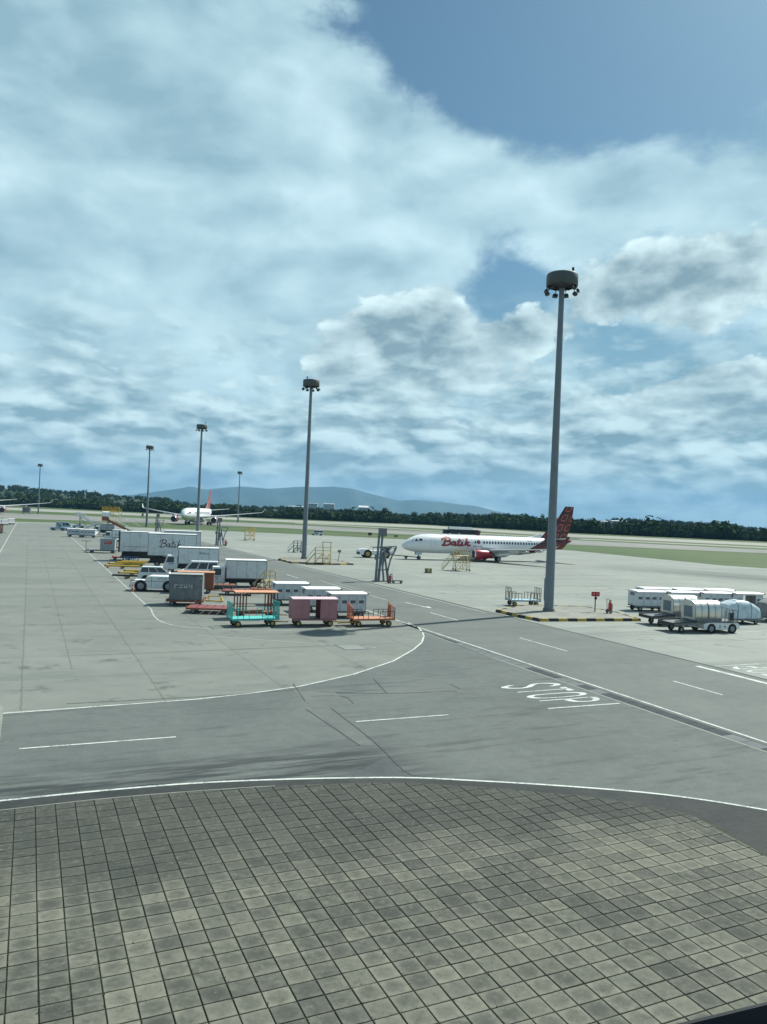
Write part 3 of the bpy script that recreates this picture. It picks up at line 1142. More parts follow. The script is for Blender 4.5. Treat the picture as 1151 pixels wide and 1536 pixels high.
rs = random.Random(21)
temps = [crown_template(rs, 64) for _ in range(7)]
fo = MB()
for k in range(7000):
    px = rs.uniform(-400, 1560)
    y0 = edge_depth(px)
    r_ = rs.random()
    if r_ < 0.42:
        y = y0 + abs(rs.gauss(0, 38))
    else:
        y = y0 + (2000 - y0) * rs.random() ** 1.1
    H_ = rs.uniform(6, 11) * (1 + .28 * math.sin(px * .043) * math.sin(px * .0171 + 1.3)) * (1.15 if r_ < .42 else 1.0)
    if rs.random() < .06:
        H_ *= 1.35
    rx = H_ * rs.uniform(.40, .66)
    # taller, darker stand at the left and behind the aircraft
    x = colx(px, y)
    z = terrain(px, y)
    V, Fc = temps[k % 7]
    a = rs.random() * 6.28
    ca, sa = math.cos(a), math.sin(a)
    rz_ = H_ * .55
    zc_ = z + H_ * .40
    o = len(fo.v)
    fo.v += [(x + (p[0] * ca - p[1] * sa) * rx, y + (p[0] * sa + p[1] * ca) * rx, zc_ + p[2] * rz_) for p in V]
    fo.f += [[i + o for i in f] for f in Fc]
    fo.s += [False] * len(Fc)
    fo.mi += [0] * len(Fc)
fo.build('far_forest', leaf_m, label='dense green forest along the far edge of the airfield', kind='stuff')

# single trees standing proud of the forest edge
big_t = [crown_template(rs, 150) for _ in range(3)]
for k, (px, dh) in enumerate([(18, 13), (118, 12), (196, 12), (352, 14), (436, 13), (524, 15), (577, 17), (622, 13), (676, 16), (704, 15), (742, 15), (790, 13), (893, 14), (985, 12), (1060, 11), (1128, 11)]):
    t = thing('forest_tree', 'tall rounded tree standing proud of the forest edge', 'tree', 'trees standing proud of the forest edge')
    y = edge_depth(px) + 25
    t.location = (colx(px, y), y, terrain(px, y))
    t.rotation_euler = (0, 0, k * 1.7)
    MB().cyl((0, 0, -0.4), (0.1, 0, dh * .55), dh * .028, dh * .014, 7).build('trunk', bark_m, t)
    V, Fc = big_t[k % 3]
    MB().add([(p[0] * dh * .40, p[1] * dh * .40, dh * .62 + p[2] * dh * .42) for p in V], Fc).build('crown', leaf_m, t)

mount_m = groundmat('mountain_forest', (0.030, 0.052, 0.030), (0.055, 0.080, 0.045), 0.0012, 0.01)
RID = [(-700, 752), (100, 748), (200, 742), (240, 736.5), (262, 733.5), (282, 730.5), (310, 734), (340, 731), (360, 729.5), (400, 733), (425, 731.5), (450, 730), (475, 730.5), (500, 730), (530, 733.5), (556, 741), (598, 751), (626, 750),
       (660, 752.5), (690, 757), (712, 758.5), (740, 766), (775, 772), (830, 779), (1151, 796), (1500, 806)]
mb = MB()
cols = list(range(-700, 1501, 10))
rowd = [11000, 11800, 12500, 13200, 13800, 14300, 15000]
rowh = [0, .18, .38, .62, .86, 1.0, .8]
rn = random.Random(3)
ph = [(rn.uniform(.02, .16), rn.random() * 6.28) for _ in range(9)]
for px in cols:
    hr = D(px, lerp_tab(RID, px), 14300)[2]
    for d_, h_ in zip(rowd, rowh):
        spur = sum(math.sin(px * f_ + p_ + d_ * .0011) for f_, p_ in ph) / 9
        mb.v.append((colx(px, d_), d_, max(-20, hr * (h_ + (.22 * spur if h_ < .95 else .02 * spur)))))
nr = len(rowd)
for i in range(len(cols) - 1):
    for j in range(nr - 1):
        mb.f.append([i * nr + j, (i + 1) * nr + j, (i + 1) * nr + j + 1, i * nr + j + 1])
        mb.s.append(True)
        mb.mi.append(0)
mb.build('mountains', mount_m, kind='structure')

# haze over the whole plain
hzm = bpy.data.materials.new('haze_air')
hzm.use_nodes = True
hn = hzm.node_tree
hn.nodes.clear()
pv = hn.nodes.new('ShaderNodeVolumePrincipled')
pv.inputs['Color'].default_value = (0.24, 0.54, 0.92, 1)
pv.inputs['Density'].default_value = 4.4e-5
pv.inputs['Anisotropy'].default_value = 0.1
ho = hn.nodes.new('ShaderNodeOutputMaterial')
hn.links.new(pv.outputs[0], ho.inputs['Volume'])
MB().bx(-15600, 15600, -15600, 15600, GZ - 1, 640).build('haze', hzm, label='thin blue haze lying over the airfield and the mountains', kind='stuff')

# ================================================================== GROUND EQUIPMENT
def rails(parent, name, mat, bars, w=0.035):
    m = MB()
    for p, q_ in bars:
        m.bar(p, q_, w)
    return m.build(name, mat, parent)


def rack_bars(x, y0, y1, z0, z1, n, sag=0.0, low=None):
    """upright end rack across the cart at x: frame + n uprights; low = height of its outer end"""
    b_ = []
    zt = lambda y: z1 if low is None else z1 + (low - z1) * abs(y - y0) / abs(y1 - y0)
    for i in range(n + 1):
        y = y0 + (y1 - y0) * i / n
        b_.append(((x, y, z0), (x, y, zt(y))))
    b_.append(((x, y0, zt(y0)), (x, y1, zt(y1))))
    b_.append(((x, y0, z0 + .04), (x, y1, z0 + .04)))
    return b_


def side_rail(y, x0, x1, z0, z1, n):
    b_ = [((x0 + (x1 - x0) * i / n, y, z0), (x0 + (x1 - x0) * i / n, y, z1)) for i in range(n + 1)]
    b_.append(((x0, y, z1), (x1, y, z1)))
    return b_


def cart_base(t, L, Wd, zd, deckm, framem, rim, r=0.24, wb=None, towm=None, tow=1):
    wb = wb or L * 0.72
    d = MB().bx(-L / 2, L / 2, -Wd / 2, Wd / 2, zd - .05, zd)
    d.build('deck', deckm, t)
    f = MB()
    for s in (-1, 1):
        f.bx(-L / 2, L / 2, s * Wd / 2 - (.03 if s > 0 else -.001), s * Wd / 2 + (.001 if s < 0 else -.0) + (.03 if s < 0 else 0), zd - .15, zd - .051)
        f.bar((s * wb / 2, -Wd / 2 + .1, r), (s * wb / 2, Wd / 2 - .1, r), .08)
        f.bar((s * wb / 2, -.2, r), (s * wb / 2, -.2, zd - .1), .08)
        f.bar((s * wb / 2, .2, r), (s * wb / 2, .2, zd - .1), .08)
        f.bar((s * wb / 2 - .25, -Wd / 2 + .12, zd - .1), (s * wb / 2, -Wd / 2 + .12, r), .05)
        f.bar((s * wb / 2 - .25, Wd / 2 - .12, zd - .1), (s * wb / 2, Wd / 2 - .12, r), .05)
    f.build('frame', framem, t)
    for sx in (-1, 1):
        for sy in (-1, 1):
            wheel(t, sx * wb / 2, sy * (Wd / 2 - .10), r, .16, rim)
    if tow:
        x = tow * L / 2
        m = MB().bar((x - tow * .4, -.25, r + .08), (x + tow * .75, 0, r), .06).bar((x - tow * .4, .25, r + .08), (x + tow * .75, 0, r), .06)
        m.bar((x + tow * .72, 0, r), (x + tow * .98, 0, r), .07)
        m.build('tow_bar', towm or framem, t)


def open_cart(label, paintm, deckm, rackm, rim=rimy, L=3.6, Wd=1.55, zd=0.66, rack_h=1.25, side=True, fill=None, group=None, rail_h=.55, tow=1, ramp=False, bw=.038, nb=7):
    t = thing('baggage_cart', label, 'baggage cart', group)
    cart_base(t, L, Wd, zd, deckm, paintm, rim, tow=tow, towm=yellow)
    for s in (-1, 1):
        x = s * (L / 2 - .03)
        low = zd + rack_h * .72 if ramp else None
        rails(t, 'end_rack', rackm, rack_bars(x, Wd / 2 - .03, -Wd / 2 + .03, zd, zd + rack_h, nb, low=low), bw)
        if fill:
            MB().bx(x - .012, x + .012, .08, Wd / 2 - .08, zd + .02, zd + rack_h * .8).build('end_panel', fill, t)
        if side:
            xs = (-L / 2 + .05, -L / 2 + L * .36) if s < 0 else (L / 2 - L * .36, L / 2 - .05)
            rails(t, 'side_rail', rackm if not ramp else black, side_rail(-Wd / 2 + .03, *xs, zd, zd + rail_h, 3), bw)
            rails(t, 'side_rail', rackm if not ramp else black, side_rail(Wd / 2 - .03, *xs, zd, zd + rail_h, 3), bw)
    return t


def closed_cart(label, bodym, roofm, rim=rimy, L=3.5, Wd=1.6, zd=0.62, H_=2.12):
    t = thing('closed_baggage_cart', label, 'baggage cart')
    cart_base(t, L, Wd, zd, black, bodym, rim, towm=yellow)
    w0 = L * .12
    for s in (-1, 1):
        m = MB().bx(s * L / 2 - .03, s * L / 2 + .03, -Wd / 2, Wd / 2, zd + .001, H_)
        m.build('end_wall', bodym, t)
        for sy in (-1, 1):
            y = sy * (Wd / 2 - .02)
            x0, x1 = (-L / 2 + .031, -w0) if s < 0 else (w0, L / 2 - .031)
            dm = MB().bx(x0, x1, y - .02, y + .02, zd + .001, H_ - .001)
            dpt = dm.build('side_panel', bodym, t)
            MB().bx((x0 + x1) / 2 - .02, (x0 + x1) / 2 + .02, y + sy * .021, y + sy * .035, zd + .05, H_ - .05).build('panel_seam', bodym, dpt)
            MB().bx(x0 if s > 0 else x1 - .05, x0 + .05 if s > 0 else x1, y + sy * .021, y + sy * .05, zd + .02, H_ - .02).build('door_post', bodym, dpt)
    # low pitched roof
    m = MB()
    e = .06
    m.fr([(-L / 2 - e, -Wd / 2 - e, H_ + .001), (L / 2 + e, -Wd / 2 - e, H_ + .001), (L / 2 + e, Wd / 2 + e, H_ + .001), (-L / 2 - e, Wd / 2 + e, H_ + .001)],
         [(-L / 2 - e, -Wd / 2 - e, H_ + .04), (L / 2 + e, -Wd / 2 - e, H_ + .04), (L / 2 + e, Wd / 2 + e, H_ + .04), (-L / 2 - e, Wd / 2 + e, H_ + .04)])
    m.add([(-L / 2 - e, -Wd / 2 - e, H_ + .041), (L / 2 + e, -Wd / 2 - e, H_ + .041), (L / 2 + e, Wd / 2 + e, H_ + .041), (-L / 2 - e, Wd / 2 + e, H_ + .041), (-L / 2 - e, 0, H_ + .13), (L / 2 + e, 0, H_ + .13)],
          [(0, 1, 5, 4), (2, 3, 4, 5), (0, 4, 3), (1, 2, 5)])
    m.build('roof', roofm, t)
    return t


def roof_cart(label, postm, roofm, L=3.4, Wd=1.6, H_=2.15, solid=False):
    t = thing('roofed_baggage_cart', label, 'baggage cart')
    zd = .6
    cart_base(t, L, Wd, zd, rust, postm, rimg)
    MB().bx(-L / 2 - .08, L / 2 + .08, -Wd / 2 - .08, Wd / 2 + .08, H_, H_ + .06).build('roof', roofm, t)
    for s in (-1, 1):
        for k in range(4):
            x = s * (L / 2 - .06 - k * .24)
            for sy in (-1, 1):
                MB().bx(x - .045, x + .045, sy * (Wd / 2 - .05) - .03, sy * (Wd / 2 - .05) + .03, zd + .001, H_ - .001).build('post', postm, t)
        if solid:
            MB().bx(s * L / 2 - .02, s * L / 2 + .02, -Wd / 2, Wd / 2, zd + .001, H_ - .001).build('end_panel', postm, t)
            MB().bx(s * L / 2 - (.0 if s < 0 else 1.0) + (.021 if s < 0 else -.021), s * L / 2 + (1.0 if s < 0 else 0) + (.021 if s < 0 else -.021), -Wd / 2 - .005, -Wd / 2 + .015, zd + .001, H_ - .001).build('side_panel', postm, t)
    MB().bx(-L / 2 + .1, L / 2 - .1, -Wd / 2 + .02, -Wd / 2 + .06, zd + .45, zd + .5).build('side_rail', black, t)
    MB().bx(-L / 2 + .1, L / 2 - .1, Wd / 2 - .06, Wd / 2 - .02, zd + .45, zd + .5).build('side_rail', black, t)
    return t


def white_cart(label, group=None, L=3.6, Wd=1.7, H_=2.05, open_side=False):
    t = thing('covered_baggage_cart', label, 'baggage cart', group)
    zd = .6
    cart_base(t, L, Wd, zd, steelg, steelg, rimg, r=.25)
    for s in (-1, 1):
        MB().bx(s * L / 2 - .03, s * L / 2 + .03, -Wd / 2, Wd / 2, zd + .001, H_).build('end_wall', offw, t)
        MB().bx(s * (L / 2 + .031) - .006, s * (L / 2 + .031) + .006, -Wd / 4, Wd / 4, H_ - .45, H_ - .1).build('end_plate', bluep if False else steelg, t)
    for sy in (-1, 1):
        y = sy * (Wd / 2 - .02)
        n = 4
        for k in range(n):
            x0 = -L / 2 + .035 + k * (L - .07) / n
            x1 = x0 + (L - .07) / n - .03
            if open_side and k in (1, 2):
                continue
            p = MB().bx(x0, x1, y - .015, y + .015, zd + .001, H_ - .001).build('side_panel', offw, t)
            MB().bx(x0 + .16, x1 - .14, y + sy * .016, y + sy * .024, zd + .66, zd + .92).build('mesh_window', darkpane, p)
            MB().bx(x1 + .002, x1 + .028, y - .02, y + sy * .0 + .02, zd + .001, H_ - .001).build('panel_post', steelg, p)
        MB().bx(-L / 2, L / 2, sy * (Wd / 2 + .02) - .015, sy * (Wd / 2 + .02) + .015, H_ - .16, H_ - .002).build('roof_valance', offw, t)
    m = MB()
    e = .10
    prof = [(-Wd / 2 - e, H_ + .02), (-Wd / 2 + .1, H_ + .09), (0, H_ + .12), (Wd / 2 - .1, H_ + .09), (Wd / 2 + e, H_ + .02), (Wd / 2 + e, H_ + .002), (-Wd / 2 - e, H_ + .002)]
    m.loft([[(xx, yy, zz) for yy, zz in prof] for xx in (-L / 2 - .12, L / 2 + .12)], smooth=False)
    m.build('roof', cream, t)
    for s in (-1, 1):
        MB().bx(s * (L / 2 + .125) - .05, s * (L / 2 + .125) + .05, -Wd / 2 - e - .02, -Wd / 2 - e + .16, H_ - .06, H_ + .05).build('corner_buffer', black, t)
    return t


def flat_dolly(label, framem, slatm, L=3.5, Wd=2.4, zd=.5, slats=5, group=None, tow=1):
    t = thing('flat_dolly', label, 'dolly', group)
    f = MB()
    for s in (-1, 1):
        f.bx(-L / 2, L / 2, s * (Wd / 2 - .06) - .06, s * (Wd / 2 - .06) + .06, zd - .14, zd)
        f.bx(s * (L / 2 - .06) - .06, s * (L / 2 - .06) + .06, -Wd / 2 + .121, Wd / 2 - .121, zd - .14, zd)
        f.bar((s * L * .34, -Wd / 2 + .25, .2), (s * L * .34, Wd / 2 - .25, .2), .08)
        f.bar((s * L * .34, -.3, .2), (s * L * .34, -.3, zd - .1), .08)
        f.bar((s * L * .34, .3, .2), (s * L * .34, .3, zd - .1), .08)
    f.build('frame', framem, t)
    step = (L - .3) / slats
    for k in range(slats):
        x0 = -L / 2 + .15 + k * step
        MB().bx(x0 + .05, x0 + step - .05, -Wd / 2 + .13, Wd / 2 - .13, zd - .06, zd + .015).build('slat', slatm, t)
    for sx in (-1, 1):
        for sy in (-1, 1):
            wheel(t, sx * L * .34, sy * (Wd / 2 - .2), .22, .16, rimg)
            MB().bx(sx * (L / 2 - .05) - .05, sx * (L / 2 - .05) + .05, sy * (Wd / 2 - .22) - .08, sy * (Wd / 2 - .22) + .08, zd + .001, zd + .14).build('corner_stop', framem, t)
    if tow:
        x = tow * L / 2
        MB().bar((x - tow * .2, -.2, .3), (x + tow * .9, 0, .3), .06).bar((x - tow * .2, .2, .3), (x + tow * .9, 0, .3), .06).build('tow_bar', black, t)
    return t


def frustum(bot, top, zb, zt, wb, wt, wf=None):
    """greenhouse corners: bot=(x0,x1), top=(x0,x1); returns 8 corners"""
    return ([(bot[0], -wb / 2, zb), (bot[1], -wb / 2, zb), (bot[1], wb / 2, zb), (bot[0], wb / 2, zb)],
            [(top[0], -wt / 2, zt), (top[1], -wt / 2, zt), (top[1], wt / 2, zt), (top[0], wt / 2, zt)])


FACES = {'right': (0, 1, 5, 4), 'left': (2, 3, 7, 6), 'front': (1, 2, 6, 5), 'rear': (3, 0, 4, 7)}


def face_panel(mb, bt, face, u0, u1, v0, v1, off=.012, u0t=None, u1t=None, th=.010):
    c = [Vector(p) for p in bt[0] + bt[1]]
    a, b_, d, e = [c[i] for i in FACES[face]]
    nrm = (b_ - a).cross(e - a).normalized()

    def P(u, v): return (a * (1 - u) + b_ * u) * (1 - v) + (e * (1 - u) + d * u) * v
    u0t = u0 if u0t is None else u0t
    u1t = u1 if u1t is None else u1t
    q_ = [P(u0, v0), P(u1, v0), P(u1t, v1), P(u0t, v1)]
    mb.fr([p + nrm * (off - th) for p in q_], [p + nrm * off for p in q_])
    return mb


def box_truck(label, L=6.6, Wd=2.3, box_z=(1.0, 3.2), cab_h=2.25, boxm=fleet, name='box_truck', cat='truck', lift=0.0, front=-1, cabm=white, group=None):
    """cab faces -x; box behind it"""
    t = thing(name, label, cat, group)
    cab = 1.75
    x0 = -L / 2
    zb = .42
    low = frustum((x0 + .08, x0 + cab), (x0, x0 + cab), zb, 1.25, Wd - .25, Wd - .2)
    up = frustum((x0, x0 + cab), (x0 + .42, x0 + cab - .05), 1.251, cab_h, Wd - .2, Wd - .42)
    cb = MB()
    cb.fr(*low)
    cb.fr(*up)
    cabo = cb.build('cab', cabm, t)
    # in this frame "rear" is the -x face = the windscreen
    face_panel(MB(), up, 'rear', .08, .92, .10, .88).build('windscreen', glass, cabo)
    for f_, fl in (('right', 0), ('left', 1)):
        u0, u1 = (.14, .72) if not fl else (.28, .86)
        face_panel(MB(), up, f_, u0, u1, .08, .82, u0t=.10 if not fl else .30, u1t=.70 if not fl else .90).build('side_window', glass, cabo)
        face_panel(MB(), low, f_, .30 if not fl else .25, .75 if not fl else .70, .93, .97, off=.02).build('door_handle', black, cabo)
    face_panel(MB(), low, 'rear', .1, .9, .30, .62).build('grille', black, cabo)
    for u in (.06, .80):
        face_panel(MB(), low, 'rear', u, u + .14, .34, .58, off=.03).build('headlight', lite, cabo)
    MB().bx(x0 - .06, x0 + .06, -Wd / 2 + .1, Wd / 2 - .1, .38, .66).build('bumper', white, t)
    for s in (-1, 1):
        MB().bx(x0 + .05, x0 + .12, s * (Wd / 2 + .05) - .09, s * (Wd / 2 + .05) + .09, 1.35, 1.75).build('mirror', black, t)
    ch = MB()
    for s in (-1, 1):
        ch.bx(x0 + cab - .5, L / 2 - .1, s * .4 - .06, s * .4 + .06, .55, .78)
    ch.bx(x0 + cab + .5, x0 + cab + 1.3, -Wd / 2 + .2, -Wd / 2 + .75, .4, .9)
    ch.bx(x0 + cab + .4, x0 + cab + 1.5, Wd / 2 - .75, Wd / 2 - .2, .4, .9)
    ch.bx(L / 2 - .2, L / 2 - .05, -Wd / 2 + .15, Wd / 2 - .15, .45, .6)
    ch.bx(x0 + cab + .05, L / 2 - .3, -Wd / 2 + .32, Wd / 2 - .32, .5, box_z[0] - .03)  # black filler block added so the underside reads dark, as if shaded
    ch.build('chassis', black, t)
    for x in (x0 + .95, L / 2 - 1.35):
        for s in (-1, 1):
            wheel(t, x, s * (Wd / 2 - .28), .42, .26, rimg)
    if lift > 0:
        sc = MB()
        for s in (-1, 1):
            a, b_ = x0 + cab + .4, L / 2 - .5
            sc.bar((a, s * .7, .8), (b_, s * .7, box_z[0] + lift), .12)
            sc.bar((b_, s * .7, .8), (a, s * .7, box_z[0] + lift), .12)
        sc.build('scissor_lift', black, t)
    z0, z1 = box_z[0] + lift, box_z[1] + lift
    bx0 = x0 + cab + .08 - (0 if lift < 2 else 1.2)
    bo = MB().bx(bx0, L / 2, -Wd / 2, Wd / 2, z0, z1).build('cargo_box', boxm, t)
    tr = MB()
    for s in (-1, 1):
        y = s * (Wd / 2 + .012)
        tr.bx(bx0 - .01, L / 2 + .01, y - .012, y + .012, z1 - .07, z1 + .002)
        tr.bx(bx0 - .01, L / 2 + .01, y - .012, y + .012, z0 - .002, z0 + .09)
        for x in (bx0 + .02, L / 2 - .02):
            tr.bx(x - .03, x + .03, y - .010, y + .010, z0 + .091, z1 - .071)
    tr.build('box_trim', steelg, bo)
    MB().bx(bx0 - .02, L / 2 + .02, -Wd / 2 - .03, Wd / 2 + .03, z1 + .003, z1 + .06).build('box_roof', cream, bo)
    sm = MB()
    for k in range(1, 4):
        x = bx0 + (L / 2 - bx0) * k / 4
        for s in (-1, 1):
            y = s * (Wd / 2 + .004)
            sm.bx(x - .012, x + .012, y - .004, y + .004, z0 + .092, z1 - .072)
    sm.build('panel_joint', steelg, bo)
    MB().bx(L / 2 + .001, L / 2 + .03, -Wd / 2 + .06, -.02, z0 + .1, z1 - .1).build('rear_door', boxm, bo)
    MB().bx(L / 2 + .001, L / 2 + .03, .02, Wd / 2 - .06, z0 + .1, z1 - .1).build('rear_door', boxm, bo)
    t['_box'] = 1
    del t['_box']
    return t, bo, (bx0, L / 2, z0, z1, Wd)


def side_letters(bo, V, F_, x, z, size, y, mat, name='lettering', flip=False):
    MB().add([(x - a * size if flip else x + a * size, y, z + b_ * size) for a, b_ in V], F_).build(name, mat, bo)


SV, SF = script_strokes()


def car(label, kind='mpv', bodym=white, name='car', cat='car', L=4.5, Wd=1.75, H_=1.68):
    """nose towards +x"""
    t = thing(name, label, cat)
    h = L / 2
    if kind == 'mpv':
        prof = [(-h, .35), (-h - .02, .75), (-h + .06, 1.0), (h - 1.15, 1.0), (h - .25, .84), (h, .62), (h - .02, .32), (h - .5, .26), (-h + .4, .26)]
        gh = frustum((-h + .06, h - 1.05), (-h + .38, h - 2.0), 1.001, H_, Wd - .04, Wd - .42)
    else:  # van
        prof = [(-h, .38), (-h, 1.1), (h - .55, 1.1), (h - .12, .95), (h, .7), (h - .02, .35), (h - .5, .28), (-h + .4, .28)]
        gh = frustum((-h, h - .5), (-h + .08, h - 1.35), 1.101, H_, Wd - .02, Wd - .28)
    bo = MB()
    rings = []
    for y, k in ((-Wd / 2 + .05, .97), (-Wd / 2, 1.0), (Wd / 2, 1.0), (Wd / 2 - .05, .97)):
        yy = -Wd / 2 if (k < 1 and y < 0) else (Wd / 2 if k < 1 else (y + (.06 if y < 0 else -.06)))
    bo.prism(prof, -Wd / 2, Wd / 2)
    body = bo.build('body', bodym, t)
    g = MB().fr(*gh)
    cabin = g.build('cabin', bodym, t)
    n = 3
    for f_ in ('right', 'left'):
        for k in range(n):
            a, b_ = .05 + k * .31, .05 + k * .31 + .28
            if f_ == 'left':
                a, b_ = 1 - b_, 1 - a
            face_panel(MB(), gh, f_, a, b_, .10, .84).build('side_window', glass, cabin)
        for k in range(2):
            pass
    face_panel(MB(), gh, 'front', .08, .92, .08, .90).build('windscreen', glass, cabin)
    face_panel(MB(), gh, 'rear', .10, .90, .12, .86).build('rear_window', glass, cabin)
    for s in (-1, 1):
        MB().bx(h - .09, h + .015, s * (Wd / 2 - .25) - .17, s * (Wd / 2 - .25) + .17, .60, .74).build('headlight', lite, t)
        MB().bx(-h - .03, -h + .08, s * (Wd / 2 - .12) - .10, s * (Wd / 2 - .12) + .10, .78, 1.16).build('tail_light', redp, t)
        MB().bx(h - 1.25, h - 1.10, s * (Wd / 2 + .09) - .08, s * (Wd / 2 + .09) + .08, 1.02, 1.16).build('mirror', bodym, t)
        for x in (-h + .85, h - .85):
            w_ = wheel(t, x, s * (Wd / 2 - .10), .33, .22, rimg)
            k = MB()
            k.cyl((x, s * (Wd / 2 - .02), .34), (x, s * (Wd / 2 + .008), .34), .40, n=18)
            k.build('wheel_arch', black, t)
        ln = MB()
        for x in (-h + 1.35, -.1, h - 1.45):
            ln.bx(x - .008, x + .008, s * (Wd / 2 + .003) - .003, s * (Wd / 2 + .003) + .003, .40, .99)
        ln.build('door_seam', black, body)
    return t


def tractor(label, L=3.6, Wd=1.6, m=white, name='tow_tractor', cabin=False, group=None, r=.42, cat='tow tractor', tall=False):
    """bonnet towards -x"""
    t = thing(name, label, cat, group)
    h = L / 2
    prof = [(-h, .35), (-h - .02, .80), (-h + .25, .90), (-.35, .98), (-.30, 1.18), (.25, 1.18), (.28, 1.02), (h - .1, 1.02), (h, .92), (h, .35), (h - .3, .28), (-h + .3, .28)]
    if tall:
        prof = [(-h, .30), (-h - .03, .62), (-h + .10, .80), (-h + 1.15, .92), (-h + 1.3, 1.22), (-h + 1.55, 1.30), (h, 1.30), (h, .30), (h - .3, .24), (-h + .3, .24)]
    MB().prism(prof, -Wd / 2, Wd / 2).build('body', m, t)
    if tall:
        MB().bx(-h + 1.7, -h + 1.74, -Wd / 2 - .004, -Wd / 2 - .0, .4, 1.25).build('door_seam', galv, t)
        MB().bx(-h + .25, -h + 1.0, -.5, .5, .885, .93).build('bonnet_scoop', m, t)
    else:
      MB().bx(.32, .95, -.55, .55, 1.021, 1.22).build('seat', black, t)
      MB().bx(.80, .95, -.55, .55, 1.221, 1.6).build('seat_back', black, t)
    if not tall:
      s_ = MB().bar((-.05, .25, 1.15), (.22, .25, 1.5), .04)
      s_.cyl((.18, .25, 1.46), (.24, .25, 1.52), .19, n=14)
      s_.build('steering_wheel', black, t)
    MB().bx(-h - .08, -h - .021, -Wd / 2 + .05, Wd / 2 - .05, .34, .55).build('bumper', black, t)
    for s in (-1, 1):
        MB().bx(-h - .03, -h + .05, s * .5 - .12, s * .5 + .12, .62, .76).build('headlight', lite, t)
        MB().bx(-h + .1, h - .1, s * (Wd / 2 + .004) - .004, s * (Wd / 2 + .004) + .004, .86, .90).build('body_stripe', galv, t)
        for x in (-h + .85, h - .65):
            wheel(t, x, s * (Wd / 2 - .08), r, .24, rimg)
            MB().cyl((x, s * (Wd / 2 - .05), r), (x, s * (Wd / 2 + .006), r), r * 1.12, n=18).build('wheel_arch', black, t)
    if cabin:
        for sx in (0.0, 1.05):
            for s in (-1, 1):
                MB().bar((sx, s * (Wd / 2 - .12), 1.0), (sx + .05, s * (Wd / 2 - .16), 1.95), .06).build('roof_post', m, t)
        MB().bx(-.1, 1.2, -Wd / 2 + .08, Wd / 2 - .08, 1.951, 2.02).build('roof', m, t)
    return t


def stairs(label, L=7.5, H_=4.6, Wd=1.7, m=white, canopy=False, name='passenger_steps', up=-1, trim=None):
    """truck-less boarding steps rising towards up*x"""
    t = thing(name, label, 'boarding steps')
    u = up
    n = int(H_ / .2)
    x0, x1 = -u * L / 2, u * (L / 2 - 1.4)
    tr = MB()
    for k in range(n):
        x = x0 + (x1 - x0) * (k + .5) / n
        z = .5 + (H_ - .5) * (k + 1) / n
        tr.bx(x - .16, x + .16, -Wd / 2 + .06, Wd / 2 - .06, z - .05, z)
    tr.build('treads', steelg, t)
    for s in (-1, 1):
        y = s * (Wd / 2)
        m2 = MB()
        m2.prism([(x0, .35), (x0, .85), (x1, H_ + .25), (x1, H_ - .25)] if u < 0 else [(x0, .35), (x1, H_ - .25), (x1, H_ + .25), (x0, .85)], y - .03, y + .03)
        for q_ in range(5):
            xx = x0 + (x1 - x0) * q_ / 4
            m2.bar((xx, y, .8 + (H_ - .6) * q_ / 4), (xx, y, 1.5 + (H_ - .44) * q_ / 4), .05)
        m2.build('side_panel', m, t)
        MB().bar((x0, y, 1.5), (x1, y, H_ + 1.06), .09).build('handrail', trim or cream, t)
        m3 = MB()
        m3.bx(min(x1 + u * .001, x1 + u * 1.4), max(x1 + u * .001, x1 + u * 1.4), y - .03, y + .03, H_ - .1, H_ + 1.0)
        m3.build('platform_side', m, t)
    MB().bx(min(x1, x1 + u * 1.4), max(x1, x1 + u * 1.4), -Wd / 2 + .031, Wd / 2 - .031, H_ - .12, H_).build('platform', steelg, t)
    f = MB()
    for s in (-1, 1):
        f.bar((x0, s * Wd * .35, .45), (x1 + u * 1.2, s * Wd * .35, .45), .14)
        f.bar((x1 + u * .1, s * Wd * .4, .45), (x1 + u * .1, s * Wd * .4, H_ - .1), .12)
        f.bar((x1 - u * L * .3, s * Wd * .4, .45), (x1 + u * .1, s * Wd * .4, H_ - .4), .08)
    f.build('frame', steelg, t)
    for x in (x0 + u * .8, x1 + u * .6):
        for s in (-1, 1):
            wheel(t, x, s * Wd * .42, .32, .2, rimg)
    if canopy:
        a, b_ = sorted((x1 - u * .4, x1 + u * 1.4))
        prof = [(-Wd / 2 - .05, H_ + 1.02), (-Wd / 2 - .05, H_ + 2.0), (-Wd / 4, H_ + 2.35), (Wd / 4, H_ + 2.35), (Wd / 2 + .05, H_ + 2.0), (Wd / 2 + .05, H_ + 1.02)]
        MB().loft([[(xx, yy, zz) for yy, zz in prof] for xx in (a, b_)], cap=False, close=False).build('canopy', cream, t)
        MB().bar((x0 - u * 0, Wd / 2, 3.2), (x1 - u * .4, Wd / 2, H_ + 2.2), .1).build('canopy_rail', cream, t)
    return t


